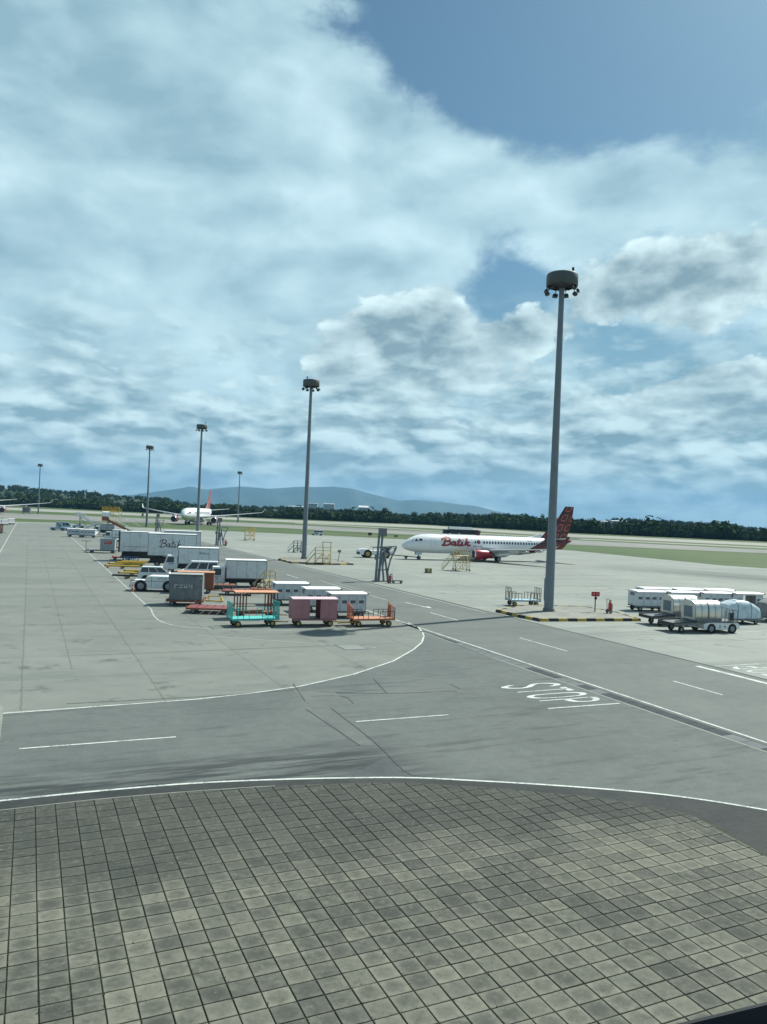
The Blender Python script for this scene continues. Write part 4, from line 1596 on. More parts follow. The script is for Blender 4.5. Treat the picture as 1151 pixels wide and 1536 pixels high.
def stand(label, m, Wd=2.4, Dp=1.6, H_=2.2, steps=True, rail=True, name='maintenance_stand', cat='work stand', canopy=False, roofm=None):
    """scaffold work stand with steps down its -x end"""
    t = thing(name, label, cat)
    p = .05
    post = []
    for x in (-Wd / 2, 0, Wd / 2):
        for y in (-Dp / 2, Dp / 2):
            MB().cyl((x, y, .2), (x, y, H_ + (1.0 if rail else 0)), p, n=6).build('post', m, t)
    b_ = []
    for y in (-Dp / 2, Dp / 2):
        b_ += [((-Wd / 2, y, .3), (Wd / 2, y, .3)), ((-Wd / 2, y, .3), (0, y, H_)), ((0, y, .3), (Wd / 2, y, H_)), ((Wd / 2, y, .3), (0, y, H_)), ((-Wd / 2, y, H_ * .55), (Wd / 2, y, H_ * .55))]
    for x in (-Wd / 2, Wd / 2):
        b_ += [((x, -Dp / 2, .3), (x, Dp / 2, .3)), ((x, -Dp / 2, .3), (x, Dp / 2, H_))]
    rails(t, 'bracing', m, b_, .06)
    MB().bx(-Wd / 2 - .06, Wd / 2 + .06, -Dp / 2 - .06, Dp / 2 + .06, H_ - .08, H_).build('platform', m, t)
    if rail:
        b_ = []
        for z in (H_ + .5, H_ + 1.0):
            b_ += [((-Wd / 2, -Dp / 2, z), (Wd / 2, -Dp / 2, z)), ((-Wd / 2, Dp / 2, z), (Wd / 2, Dp / 2, z)), ((Wd / 2, -Dp / 2, z), (Wd / 2, Dp / 2, z))]
        rails(t, 'guard_rail', m, b_, .05)
    if steps:
        x0, x1 = -Wd / 2 - H_ * .8, -Wd / 2 - .03
        n = max(4, int(H_ / .28))
        for k in range(n):
            z = (k + .7) * H_ / n
            x = x0 + (x1 - x0) * (k + .5) / n
            MB().bx(x - .12, x + .12, -.45, .45, z - .03, z + .01).build('tread', m, t)
        for s in (-1, 1):
            MB().bar((x0, s * .48, .15), (x1, s * .48, H_), .08).build('stringer', m, t)
            MB().bar((x0, s * .48, .95), (x1, s * .48, H_ + .9), .045).build('handrail', m, t)
            MB().bar((x0, s * .48, .15), (x0, s * .48, .95), .045).build('rail_post', m, t)
    for x in (-Wd / 2, Wd / 2):
        for y in (-Dp / 2, Dp / 2):
            wheel(t, x, y, .16, .1, rimg, name='castor')
    if canopy:
        MB().bx(-.2, Wd / 2 + .1, -Dp / 2 - .1, Dp / 2 + .1, H_ + 1.9, H_ + 1.98).build('roof', roofm or m, t)
        for y in (-Dp / 2, Dp / 2):
            for x in (-.1, Wd / 2):
                MB().cyl((x, y, H_ + 1.0), (x, y, H_ + 1.9), .04, n=6).build('roof_post', m, t)
    return t


def belt_loader(label, m=white, L=7.5):
    t = thing('belt_loader', label, 'belt loader')
    h = L / 2
    MB().prism([(-h * .6, .35), (-h * .6, .95), (h * .55, .95), (h * .62, .7), (h * .62, .35)], -.95, .95).build('body', m, t)
    MB().bx(.2, 1.3, -.93, -.2, .951, 1.35).build('driver_seat', black, t)
    for x in (-h * .35, h * .4):
        for s in (-1, 1):
            wheel(t, x, s * .85, .36, .22, rimg)
    a, b_ = Vector((h, .35, .7)), Vector((-h, .35, 3.6))
    for s in (-1, 1):
        MB().bar(a + Vector((0, s * .38, .05)), b_ + Vector((0, s * .38, .05)), .07, .34).build('belt_side', m, t)
    MB().bar(a, b_, .68, .10).build('belt', black, t)
    MB().bar((-h * .45, .1, .9), (-h * .55, .1, 2.75), .14).bar((-h * .45, .6, .9), (-h * .55, .6, 2.75), .14).build('belt_support', steelg, t)
    return t


def tow_bar(label, L=4.2, m=yellow, group=None):
    t = thing('aircraft_tow_bar', label, 'tow bar', group)
    MB().cyl((-L / 2, 0, .38), (L / 2, 0, .38), .12, n=10).build('tube', m, t)
    MB().bar((L / 2 - .5, 0, .38), (L / 2 + .25, .22, .38), .07).bar((L / 2 - .5, 0, .38), (L / 2 + .25, -.22, .38), .07).build('head', m, t)
    MB().cyl((-L / 2 - .18, 0, .38), (-L / 2 - .001, 0, .38), .11, n=10).build('towing_eye', black, t)
    MB().bar((0, -.42, .2), (0, .42, .2), .06).bar((0, -.1, .2), (0, 0, .36), .05).build('axle', black, t)
    for s in (-1, 1):
        wheel(t, 0, s * .45, .2, .12, rimy)
    return t


def cone(label):
    t = thing('traffic_cone', label, 'traffic cone')
    om = paint('cone_orange', (0.55, 0.10, 0.03), .6, dirt=.3)
    MB().bx(-.2, .2, -.2, .2, 0, .04).build('base', black, t)
    MB().cyl((0, 0, .041), (0, 0, .75), .15, .03, 14).build('body', om, t)
    MB().cyl((0, 0, .38), (0, 0, .52), .092, .072, 14, cap=False).build('band', whiteink, t)
    return t


# ------------------------------------------------------------------ high masts
def mast(label, H_=33.2, r0=.48, r1=.26, head=True, detail=True):
    t = thing('high_mast_light', label, 'floodlight mast')
    n = 12
    MB().cyl((0, 0, .45), (0, 0, H_ - 1.2), r0, r1, n, smooth=True).build('pole', masts, t)
    MB().cyl((0, 0, .0), (0, 0, .10), r0 * 1.75, n=16).cyl((0, 0, .1), (0, 0, .5), r0 * 1.28, r0 * 1.2, 12).build('base_plate', steelg, t)
    MB().bx(r0 * .4, r0 * .99 + .05, -r0 * .75, -r0 * .1, 1.2, 3.4).build('access_door', masts, t)
    rr, hh = 1.52, 1.2
    zt = H_ - .05
    seg = 28
    rings = []
    for r_, z in ((rr * .92, zt - hh), (rr, zt - hh + .05), (rr, zt - .12), (rr * .94, zt), (rr * .5, zt + .08)):
        rings.append([(r_ * math.cos(2 * math.pi * k / seg), r_ * math.sin(2 * math.pi * k / seg), z) for k in range(seg)])
    dr = MB().loft(rings, cap=False)
    dr.add(rings[-1], [tuple(range(seg))])
    dro = dr.build('drum', drumm, t)
    MB().cyl((0, 0, zt - hh + .3), (0, 0, zt - hh + .32), rr * .9, n=24).build('drum_floor', black, dro)
    sp = MB()
    for k in range(6):
        a = k * math.pi / 3
        sp.bar((r1 * math.cos(a), r1 * math.sin(a), zt - hh - .1), (rr * .9 * math.cos(a), rr * .9 * math.sin(a), zt - hh - .02), .08)
    sp.build('spokes', black, t)
    for k in range(9):
        a = k * 2 * math.pi / 9 + .25
        rad = 1.55
        c = Vector((math.cos(a) * rad, math.sin(a) * rad, zt - hh - .42))
        d = Vector((math.cos(a), math.sin(a), 0))
        s = Vector((-math.sin(a), math.cos(a), 0))
        f = d * .16 + Vector((0, 0, -.20))
        mb = MB()
        q_ = [c + s * .24 + d * .14, c - s * .24 + d * .14, c - s * .24 - d * .14 + Vector((0, 0, .12)), c + s * .24 - d * .14 + Vector((0, 0, .12))]
        mb.fr([p + Vector((0, 0, -.24)) for p in q_], q_)
        fl = mb.build('floodlight', black, t)
        MB().bar(c + Vector((0, 0, .05)), Vector((math.cos(a) * rad * .85, math.sin(a) * rad * .85, zt - hh + .05)), .06).build('bracket', black, fl)
    MB().cyl((-1.0, -.3, zt), (-1.0, -.3, zt + .45), .04, n=6).cyl((-1.0, -.3, zt + .45), (-1.0, -.3, zt + .75), .12, n=8).build('beacon', black, t)
    return t


for (px, py, lab) in [(823, 920, 'tall grey floodlight mast rising from the island with the red sign'),
                      (456, 840, 'grey floodlight mast on the kerbed island with the yellow steps'),
                      (296, 806, 'grey floodlight mast behind the white lorries'),
                      (220, 790, 'slim grey floodlight mast standing left of the parked airliner, beyond the apron steps'),
                      (57.5, 770.5, 'distant floodlight mast in front of the wooded hill'),
                      (357, 783.5, 'distant floodlight mast beside the wing tip of the parked airliner')]:
    o = mast(lab)
    x, y = G(px, py)
    o.location = (x, y, 0.0 if py > 800 else GZ)
    o.rotation_euler = (0, 0, px * .37)


# ------------------------------------------------------------------ kerbed islands
def kerb_island(label, poly, step, z=.26):
    t = thing('kerbed_island', label, 'traffic island')
    m = MB()
    n = len(poly)
    cxy = (sum(p[0] for p in poly) / n, sum(p[1] for p in poly) / n)
    inner = [(p[0] + (cxy[0] - p[0]) * .03, p[1] + (cxy[1] - p[1]) * .03) for p in poly]
    m.add([(x, y, 0) for x, y in inner] + [(x, y, z - .03) for x, y in inner], [tuple(range(n, 2 * n))] + [(i, (i + 1) % n, n + (i + 1) % n, n + i) for i in range(n)])
    m.build('infill', island_m, t)
    ky = paint('kerb_yellow', (0.46, 0.33, 0.07), .7, dirt=.45)
    kb = paint('kerb_black', (0.028, 0.030, 0.032), .7, dirt=.3)
    k = 0
    for i in range(n):
        a, b_ = Vector((*poly[i], 0)), Vector((*poly[(i + 1) % n], 0))
        L = (b_ - a).length
        cnt = max(1, round(L / step))
        d = (b_ - a) / cnt
        nn = Vector((-d.y, d.x, 0)).normalized() * .32
        if (Vector((*cxy, 0)) - a).dot(nn) < 0:
            nn = -nn
        u = d.normalized() * .015
        for j in range(cnt):
            p, q_ = a + d * j + u, a + d * (j + 1) - u
            mb = MB().fr([p, q_, q_ + nn, p + nn], [p + nn * .25 + Vector((0, 0, z)), q_ + nn * .25 + Vector((0, 0, z)), q_ + nn + Vector((0, 0, z + .002)), p + nn + Vector((0, 0, z + .002))])
            mb.build('kerb_stone', ky if k % 2 else kb, t)
            k += 1
    return t


kerb_island('black and yellow kerbed island under the tall mast with the red sign', PG([(743, 918), (776, 926), (810, 932.5), (962, 932), (925, 921), (880, 913), (790, 910)]), 1.0)
kerb_island('black and yellow kerbed island under the mast with the yellow steps', PG([(417, 840), (436, 845), (500, 847.5), (531, 847.5), (505, 841.5), (470, 839), (430, 837)]), 1.6)

# ------------------------------------------------------------------ carts in the front row
open_row = open_cart('turquoise open baggage cart with slatted end racks beside the pink closed cart', teal, tealdeck, teal, L=3.75, rack_h=1.2, ramp=False, fill=None, rail_h=.62)
at(open_row, 383, 940.5, 26, dy=.67)
at(closed_cart('faded pink closed baggage cart with an open middle doorway', pink, pinkroof), 471.5, 939.8, 18, dy=.70)
oc = open_cart('orange open baggage cart with slatted end racks and brown end panel beside the pink cart', orange, orangedeck, orange, L=3.6, rack_h=1.15, fill=orange, ramp=True, tow=-1)
at(oc, 560.6, 940.2, 22, dy=.67)
ga = open_cart('grey open baggage cart with black racks parked by the foot of the tall mast', steelg, paleblue, black, L=3.4, rack_h=1.25, rail_h=.7, tow=0, fill=None, bw=.045, nb=4)
at(ga, 788, 909.5, 14, dy=.6)

rc = roof_cart('brown cart with an orange roof on slatted posts behind the turquoise cart', rust, rustroof)
rc.location = (-10.2, 63.4, 0)
rc.rotation_euler = (0, 0, R(20))
for lab, px, py, a in (('white covered cart with a pale roof between the pink cart and the orange open cart', 522, 927, 20),
                       ('white covered cart tucked in behind the pink closed cart', 483, 918, 20),
                       ('white covered cart with black corner buffers beside the small yellow steps', 437, 908, 20)):
    o = white_cart(lab, L=3.1)
    at(o, px, py, a, dy=.75)
# white carts on the right, two rows
labs = ['white covered cart at the end of the row, facing the red sign', 'white covered cart second from the red sign in the near row of carts', 'white covered cart third from the red sign in the near row of carts',
        'white covered cart with an open dark doorway behind the blue tarpaulin load']
for k in range(4):
    o = white_cart(labs[k], L=3.3, open_side=(k == 3))
    x, y = G(950, 917)
    a = R(13)
    d = 2.0 + k * 3.95
    o.location = (x + math.cos(a) * d - math.sin(a) * .8, y + math.sin(a) * d + math.cos(a) * .8, 0)
    o.rotation_euler = (0, 0, a)
labs = ['white covered cart at the open end of the back row of carts', 'white covered cart in the middle of the back row behind the silver containers', 'white covered cart in the back row behind the cart with the dark doorway']
for k in range(3):
    o = white_cart(labs[k], L=3.3)
    x, y = G(950, 917)
    a = R(13)
    d = 5.0 + k * 3.95
    o.location = (x + math.cos(a) * d - math.sin(a) * 4.3, y + math.sin(a) * d + math.cos(a) * 4.3, 0)
    o.rotation_euler = (0, 0, a)


# ------------------------------------------------------------------ container loads
def silver_container(label, Wd=1.5, Dp=1.9, H_=1.62):
    t = thing('aluminium_container', label, 'air container')
    prof = [(-Dp / 2, 0), (-Dp / 2, H_ * .52), (-Dp / 2 * .93, H_ * .74), (-Dp / 2 * .72, H_ * .91), (-Dp / 2 * .38, H_), (Dp / 2 * .38, H_), (Dp / 2 * .72, H_ * .91), (Dp / 2 * .93, H_ * .74), (Dp / 2, H_ * .52), (Dp / 2, 0)]
    MB().loft([[(x, y, z) for y, z in prof] for x in (-Wd / 2, Wd / 2)], smooth=True).build('shell', alu, t)
    tr = MB()
    for x in (-Wd / 2 + .03, Wd / 2 - .03, 0):
        pr = [(y * 1.012, z * 1.008 + .0) for y, z in prof]
        tr.loft([[(xx, y, z) for y, z in pr] for xx in (x - .025, x + .025)], smooth=False, cap=False, close=False)
    tr.build('ribs', galv, t)
    for s in (-1, 1):
        MB().bx(-Wd / 2, Wd / 2, s * Dp / 2 - .03, s * Dp / 2 + .03, 0, .09).build('base_rail', galv, t)
    MB().bx(-Wd / 2 - .012, -Wd / 2 + .0, -Dp * .3, Dp * .3, .2, H_ * .7).build('door_curtain', galv, t)
    return t


def transporter(label, labs, px, py, deg, n, group=None):
    """low white container transporter: main deck with wheels, nose bridge towards -x, guard rail at +x"""
    t = thing('container_transporter', label, 'container transporter')
    L, Wd, zd = 4.6, 2.2, 1.02
    MB().prism([(-1.0, .34), (-1.0, .82), (-.4, .90), (L / 2 + .1, .86), (L / 2 + .3, .70), (L / 2 + .25, .38), (L / 2 - .4, .30), (-.5, .30)], -Wd / 2, Wd / 2).build('chassis', white, t)
    MB().bx(-1.6, L / 2 + .1, -Wd / 2 + .05, Wd / 2 - .05, zd - .10, zd).build('deck', steelg, t)
    for k in range(12):
        x = -1.5 + k * .33
        MB().cyl((x, -Wd / 2 + .12, zd + .02), (x, Wd / 2 - .12, zd + .02), .045, n=8).build('roller', alu, t)
    for x in (-.25, 1.85):
        for s in (-1, 1):
            wheel(t, x, s * (Wd / 2 - .10), .38, .28, rimg)
            MB().cyl((x, s * (Wd / 2 - .06), .40), (x, s * (Wd / 2 + .006), .40), .43, n=18).build('wheel_arch', black, t)
    # nose bridge
    MB().prism([(-3.9, .62), (-3.9, .78), (-1.65, .92), (-1.65, .70)], -Wd / 2 + .1, Wd / 2 - .1).build('bridge', steelg, t)
    for s in (-1, 1):
        MB().bar((-3.95, s * (Wd / 2 - .02), .86), (-1.7, s * (Wd / 2 - .02), .98), .14, .10).build('bridge_guide', black, t)
        MB().bar((-3.0, s * .6, .35), (-2.5, s * .6, .75), .16).build('bridge_arm', white, t)
        wheel(t, -2.95, s * .7, .26, .2, rimg)
    MB().bx(-4.0, -3.905, -Wd / 2, Wd / 2, .60, .86).build('bumper', black, t)
    b_ = side_rail(-Wd / 2 + .05, 1.1, L / 2 + .1, zd, zd + .95, 3) + side_rail(Wd / 2 - .05, 1.1, L / 2 + .1, zd, zd + .95, 3) + rack_bars(L / 2 + .1, -Wd / 2 + .05, Wd / 2 - .05, zd, zd + .95, 3)
    rails(t, 'guard_rail', galv, b_, .05)
    MB().bx(1.6, 1.95, -Wd / 2 - .0, -Wd / 2 + .25, zd + .05, zd + .75).build('control_box', black, t)
    MB().bx(.55, .62, -Wd / 2 - .012, -Wd / 2 - .0, .45, .72).build('marking', ink, t)
    MB().bx(1.0, 1.15, -Wd / 2 - .012, -Wd / 2 - .0, .50, .62).build('marking', ink, t)
    at(t, px, py, deg, dy=Wd / 2)
    for k in range(n):
        c = silver_container(labs[k])
        c.parent = None
        x = -1.15 + k * 1.36
        a = R(deg)
        c.location = (t.location.x + math.cos(a) * x, t.location.y + math.sin(a) * x, zd + .066)
        c.rotation_euler = (0, 0, a)
        c.scale = (.88, 1, 1)
    return t


transporter('white low container transporter carrying silver containers, with a guard rail at its back', ['silver round-topped container at the nose of the near transporter', 'silver round-topped container next to the guard rail of the near transporter'], 1071, 950, 15, 2)
transporter('container transporter half hidden behind the near one, carrying silver containers', ['silver round-topped container at the nose of the half hidden transporter', 'silver round-topped container further back on the half hidden transporter'], 1037, 939.5, 15, 2)


def tarp_load(label, lab_d, px, py, deg, tm, L=3.3, Wd=2.0, H_=1.7, hump=.35):
    d = flat_dolly(lab_d, steelg, steelg, L=L + .1, Wd=Wd + .1, zd=.52, tow=0)
    at(d, px, py, deg, dy=Wd / 2)
    t = thing('covered_cargo', label, 'covered cargo')
    rings = []
    nx, ny = 12, 12
    rg = random.Random(px)
    for i in range(nx + 1):
        u = i / nx
        x = -L / 2 + L * u
        hh = H_ * (1 - hump * (2 * u - .75) ** 2 * .5)
        e = min(1, .86 + .5 * min(u, 1 - u))
        ring = []
        for j in range(ny + 1):
            v = j / ny
            a = math.pi * v
            y = -math.copysign(min(1, abs(math.cos(a)) ** .45), math.cos(a)) * Wd / 2 * e
            z = (math.sin(a) ** .42 if 0 < v < 1 else 0) * hh * e
            ring.append((x + rg.gauss(0, .018), y + rg.gauss(0, .02), .54 + max(0, z + rg.gauss(0, .02))))
        rings.append(ring)
    MB().loft(rings, close=False, cap=True, smooth=True).build('tarpaulin', tm, t)
    sr = MB()
    for i in (3, 8):
        for p, q_ in zip(rings[i], rings[i][1:]):
            sr.bar((p[0], p[1] * 1.01, p[2] + .012), (q_[0], q_[1] * 1.01, q_[2] + .012), .05, .02)
    sr.build('strap', galv, t)
    t.location = d.location
    t.rotation_euler = d.rotation_euler
    return t


tarp_load('cargo under a shiny pale blue tarpaulin beside the silver containers', 'grey dolly carrying the pale blue tarpaulin load', 1119, 937, 17, tarpb, L=3.6)
tarp_load('cargo under a dark grey tarpaulin next to the pale blue load', 'grey dolly carrying the dark grey tarpaulin load', 1172, 934, 17, tarpg, L=3.0)
# load in the left group
d = flat_dolly('rusty dolly carrying the grey netted cargo', rust, rust, L=3.3, Wd=2.4, tow=0)
at(d, 277, 909, 8, dy=1.1)
t = thing('netted_cargo', 'big block of cargo under grey netting with pale tags on a rusty dolly', 'cargo')
rg = random.Random(9)
rings = []
for i in range(9):
    u = i / 8
    x = -1.48 + 2.96 * u
    prof = [(-1.05, 0), (-1.08, .5), (-1.03, 1.15), (-1.0, 1.98), (-.85, 2.2), (-.3, 2.24), (.3, 2.25), (.8, 2.2), (.98, 1.9), (1.05, 1.0), (1.06, 0)]
    k = .985 if i in (0, 8) else 1
    rings.append([(x + (.12 * (1 - z / 2) if i == 0 else 0) + rg.gauss(0, .012), y * k + rg.gauss(0, .016), .53 + z * k + rg.gauss(0, .012) * (z > 0)) for y, z in prof])
MB().loft(rings, close=False, smooth=False).build('cover', tarpg, t)
nm = MB()
for i in range(0, 9, 2):
    for p, q_ in zip(rings[i], rings[i][1:]):
        nm.bar((p[0], p[1] * 1.012, p[2] + .012), (q_[0], q_[1] * 1.012, q_[2] + .012), .025, .02)
for j in (2, 4, 7):
    for i in range(8):
        p, q_ = rings[i][j], rings[i + 1][j]
        nm.bar((p[0], p[1] * 1.012, p[2] + .012), (q_[0], q_[1] * 1.012, q_[2] + .012), .025, .02)
nm.build('netting', steelg, t)
MB().bx(-1.47, 1.47, -.9, .9, 2.78, 2.83).build('top_sheet', tarpt, t)
tg = MB()
for (x, z, w_, h_) in ((-.95, 1.62, .07, .3), (-.95, 1.86, .30, .06), (-.52, 1.62, .30, .06), (-.52, 1.84, .3, .06), (-.12, 1.62, .06, .3), (.1, 1.62, .06, .3), (-.12, 1.62, .28, .06), (.36, 1.66, .06, .26), (.55, 1.62, .06, .3)):
    tg.bx(x, x + w_, -1.125, -1.115, z, z + h_)
tg.build('tag_marks', whiteink, t)
t.location = d.location
t.rotation_euler = d.rotation_euler
at(flat_dolly('empty dolly with maroon slats and a yellow rear rail beside the netted cargo', rust, maroon, L=3.7, Wd=2.5, slats=5), 312, 921.5, 4, dy=1.2)
at(flat_dolly('empty rusty dolly behind the brown roofed cart, under the tail of the box lorry', rust, maroon, L=3.2, Wd=2.2, slats=4), 357, 893.5, 10, dy=.9)
at(flat_dolly('empty rusty dolly beside the yellow steps behind the white covered carts', rust, rust, L=2.6, Wd=2.0, slats=3, tow=0), 393, 891, 12, dy=.9)
bc = roof_cart('brown closed cart with a pale orange roof behind the netted cargo', rust, rustroof, L=3.6, solid=True)
at(bc, 293, 890, 10, dy=.7)
rails(thing('yellow_dolly_rail', 'yellow tow frame lying behind the maroon slatted dolly', 'tow frame'), 'frame', yellow, [((-1, 0, .12), (1, 0, .12)), ((-1, 0, .12), (-.6, .5, .5)), ((1, 0, .12), (.6, .5, .5)), ((-.6, .5, .5), (.6, .5, .5)), ((-.6, .5, .5), (-.6, .5, .03)), ((.6, .5, .5), (.6, .5, .03))], .09)
at(bpy.data.objects['yellow_dolly_rail'], 320, 903, -8)

# ------------------------------------------------------------------ vehicles on the left
o, bo, bb = box_truck('white box lorry with a tall grey box and black side trim, beside the rusty dollies', L=6.4, box_z=(.95, 3.05))
at(o, 357, 881, 16, dy=1.1)
V, Fc = smudge(2, .3, 5)
side_letters(o, V, Fc, -2.55, .85, 1, -1.16, ink)
# dark side frame round the door
MB().bx(-1.5, -1.42, -1.2, -1.16, .5, 2.2).build('cab_frame', black, o)

o, bo, bb = box_truck('white catering lorry with a small cursive name on its box, behind the white van', L=7.2, box_z=(1.15, 3.35), Wd=2.4)
at(o, 287, 859, 15, dy=1.1)
side_letters(bo, SV, SF, .95, 2.55, .30, -1.21, ink)
V, Fc = text2d('air', .36, .3)
side_letters(bo, V, Fc, 1.95, 2.55, 1, -1.21, ink)
V, Fc = smudge(5, .2, 2)
side_letters(o, V, Fc, -2.9, 1.0, 1, -1.14, ink)

o, bo, bb = box_truck('catering lorry with a large cursive Batik on its raised white box', L=8.6, box_z=(1.35, 4.55), Wd=2.5, lift=.25)
at(o, 267, 851, 194, dy=-1.2)
side_letters(bo, SV, SF, 2.75, 2.9, 1.05, 1.262, paint('ink_maroon', (.11, .03, .05), .5, dirt=.2), flip=True)
V, Fc = smudge(4, .25, 3)
side_letters(bo, V, Fc, -.7, 2.9, 1, 1.262, ink, flip=True)

o, bo, bb = box_truck('tall grey catering lorry with a plain raised box, beside the yellow tow bars', L=7.8, box_z=(1.4, 4.5), Wd=2.5, lift=.1)
at(o, 218, 842.5, 194, dy=-1.2)
MB().bx(bb[1] + .04, bb[1] + .2, -1.27, 1.27, bb[2] - .1, bb[3] + .05).build('box_end_frame', black, bo)
MB().bx(-.2, 3.4, 1.275, 1.30, 2.3, 2.36).build('side_rail', galv, bo)
MB().bar((2.2, 1.29, 1.6), (1.2, 1.29, 2.3), .05).build('side_rail', galv, bo)
# crates of bottles stored under it
cr = thing('bottle_rack', 'rack of blue and white bottles standing beside the grey catering lorry', 'rack')
MB().bx(-1.2, 1.2, -.3, .3, .1, .2).bx(-1.2, 1.2, -.3, .3, .75, .8).build('shelf', bluep, cr)
for k in range(9):
    MB().cyl((-1.05 + k * .26, -.18, .2), (-1.05 + k * .26, -.18, .62), .09, .05, 8).build('bottle', whiteink if k % 3 else bluep, cr)
MB().bx(-1.2, -1.14, -.3, .3, .0, .1).bx(1.14, 1.2, -.3, .3, 0, .1).bx(-1.2, -1.15, -.3, .3, .2, .75).bx(1.15, 1.2, -.3, .3, .2, .75).build('rack_frame', bluep, cr)
at(cr, 196, 842.5, 14)
o, bo, bb = box_truck('white lorry whose long roof shows behind the Batik catering lorry', L=8.2, box_z=(1.4, 4.45), Wd=2.5)
at(o, 265, 834, 14, dy=1.2)

v = car('white high-roofed van behind the white tow frame and the brown cart', 'van', L=4.7, Wd=1.8, H_=2.15, name='van', cat='van')
at(v, 299, 868, 194, dy=-.9)
v = car('white estate car parked nose first beside the yellow tow bars', 'mpv', L=4.6, H_=1.70)
at(v, 237, 872.5, 10, dy=.9)
tw = tractor('white tow tractor with a black wheel arch parked beside the traffic cone', L=3.8, Wd=1.6, r=.46, tall=True)
tw.scale = (1.22, 1.22, 1.22)
at(tw, 230, 887.5, 8, dy=.95)
V, Fc = smudge(5, .25, 8)
side_letters(tw, V, Fc, .3, .98, 1, -.812, galv)
rails(thing('white_tow_frame', 'white tubular frame standing behind the netted cargo', 'frame'), 'frame', white, [((-.8, 0, 0), (-.8, 0, 1.6)), ((.8, 0, 0), (.8, 0, 1.6)), ((-.8, 0, 1.6), (.8, 0, 1.6)), ((-.8, 0, .6), (.8, 0, .6))], .12)
fr2 = bpy.data.objects['white_tow_frame']
for s in (-.8, .8):
    MB().bx(s - .08, s + .08, -.4, .4, 0, .08).build('foot', white, fr2)
at(fr2, 282, 877, 10)
at(cone('orange traffic cone in front of the white tow tractor'), 199, 887.5, 0)
for k, (px, py, a, L) in enumerate([(184, 853, 10, 4.4), (190, 850, 6, 4.6), (196, 847.5, 9, 4.0), (203, 846, 12, 3.8), (198, 864, 8, 3.0), (205, 860.5, 14, 2.8), (191, 868, 3, 3.2)]):
    tb = tow_bar(['yellow tow bar with long tube, nearest the lane line in the pile', 'long yellow tow bar lying across the middle of the pile', 'yellow tow bar against the grey catering lorry', 'short yellow tow bar at the back of the pile by the lorry wheels',
                  'thick yellow tow bar lying beside the estate car', 'short yellow tow bar between the pile and the estate car', 'dark thin tow bar at the front of the pile, beside the tow tractor'][k], L, yellow if k < 6 else black)
    at(tb, px, py, a)
at(flat_dolly('short red dolly half under the tail of the grey catering lorry', redp, maroon, L=2.6, Wd=1.8, slats=3), 181, 840, 14, dy=.6)
at(flat_dolly('empty steel dolly between the netted cargo and the box lorry', steelg, rust, L=3.0, Wd=2.0, slats=4, tow=0), 335, 884, 12, dy=.6)
at(cone('orange traffic cone beside the yellow tow bars'), 162, 851.5, 0)
pc = thing('black_post', 'black post with a small box standing between the white covered carts', 'post')
MB().cyl((0, 0, 0), (0, 0, 1.5), .07, n=8).build('post', black, pc)
MB().bx(-.12, .12, -.1, .1, 1.5, 1.85).build('box', black, pc)
MB().bx(-.25, .25, -.25, .25, 0, .05).build('base', black, pc)
at(pc, 441, 906, 0)

# grey box and red box on a dolly, further back
d = flat_dolly('long flat dolly carrying the grey box with the red sign', steelg, steelg, L=5.2, Wd=2.0, slats=6, tow=-1)
at(d, 152, 829.5, 10, dy=.9)
bx_ = thing('cargo_box', 'grey cargo box with a red sign on its side, on a flat dolly', 'cargo box')
MB().bx(-1.25, 1.25, -.9, .9, 0, 2.0).build('body', paint('box_grey', (.30, .33, .35), .5, dirt=.2), bx_)
MB().bx(-.55, .75, -.915, -.902, 1.1, 1.6).build('sign', redp, bx_)
V, Fc = smudge(6, .26, 4)
side_letters(bx_, V, Fc, -.45, 1.25, 1, -.918, whiteink)
MB().bx(-1.27, 1.27, -.92, .92, 2.001, 2.05).build('lid', galv, bx_)
bx_.location = (d.location.x + 1.0, d.location.y + .15, .53)
bx_.rotation_euler = (0, 0, R(10))
o = closed_cart('small red cart with white ends behind the grey cargo box', redp, cream, L=2.3)
at(o, 176, 826, 10, dy=.6)
ps = thing('marker_pole', 'thin grey pole standing at the end of the flat dolly', 'pole')
MB().cyl((0, 0, 0), (0, 0, 2.0), .06, n=6).build('pole', steelg, ps)
MB().bx(-.3, .3, -.2, .2, 0, .08).bx(-.9, .9, -.05, .05, 1.95, 2.05).build('cross_bar', steelg, ps)
at(ps, 129, 828, 0)

# far cluster beside the lane
for k, (px, py, a) in enumerate([(112, 806, 8), (131, 807, 8)]):
    o = white_cart(['white covered cart at the far end of the lane, beside the pale blue tugs', 'white covered cart beside the sloping belt of the belt loader'][k], L=3.7)
    at(o, px, py - .6, a, dy=.8)
at(belt_loader('white belt loader with its belt sloping up towards the pale blue tugs', L=7.2), 134, 802, 172)
for k, (px, py) in enumerate([(87, 795.5), (97, 794), (108, 796), (116, 792)]):
    at((tractor if k != 1 else (lambda lb, **kw: car(lb.replace('tow tractor with a roof', 'van'), 'van', paleblue, 'van', 'van', 5.0, 1.9, 2.3)))(['pale blue tow tractor at the end of the group, beside the lane line', 'pale blue tow tractor with a roof in the middle of the far group', 'white tow tractor beside the belt loader', 'pale blue roofed tractor behind the belt loader'][k], L=4.2, Wd=1.9, m=[paleblue, paleblue, white, paleblue][k], cabin=(k != 2)), px, py, 10 + 8 * k)
at(stairs('white boarding steps with a slim handrail rising over the belt loader', L=9.0, H_=4.7, up=-1), 136, 797, 12)
at(stairs('boarding steps with a white curved canopy and a brown sloping side', L=9.5, H_=4.4, m=rust, canopy=True, up=-1, trim=cream), 181, 806, 8)
o, bo, bb = box_truck('grey lorry with a red undercarriage beside the canopied boarding steps', L=5.6, box_z=(1.2, 3.1), boxm=paint('box_mid_grey', (.33, .37, .40), .5, dirt=.2))
at(o, 156, 801.5, 12, dy=1.0)
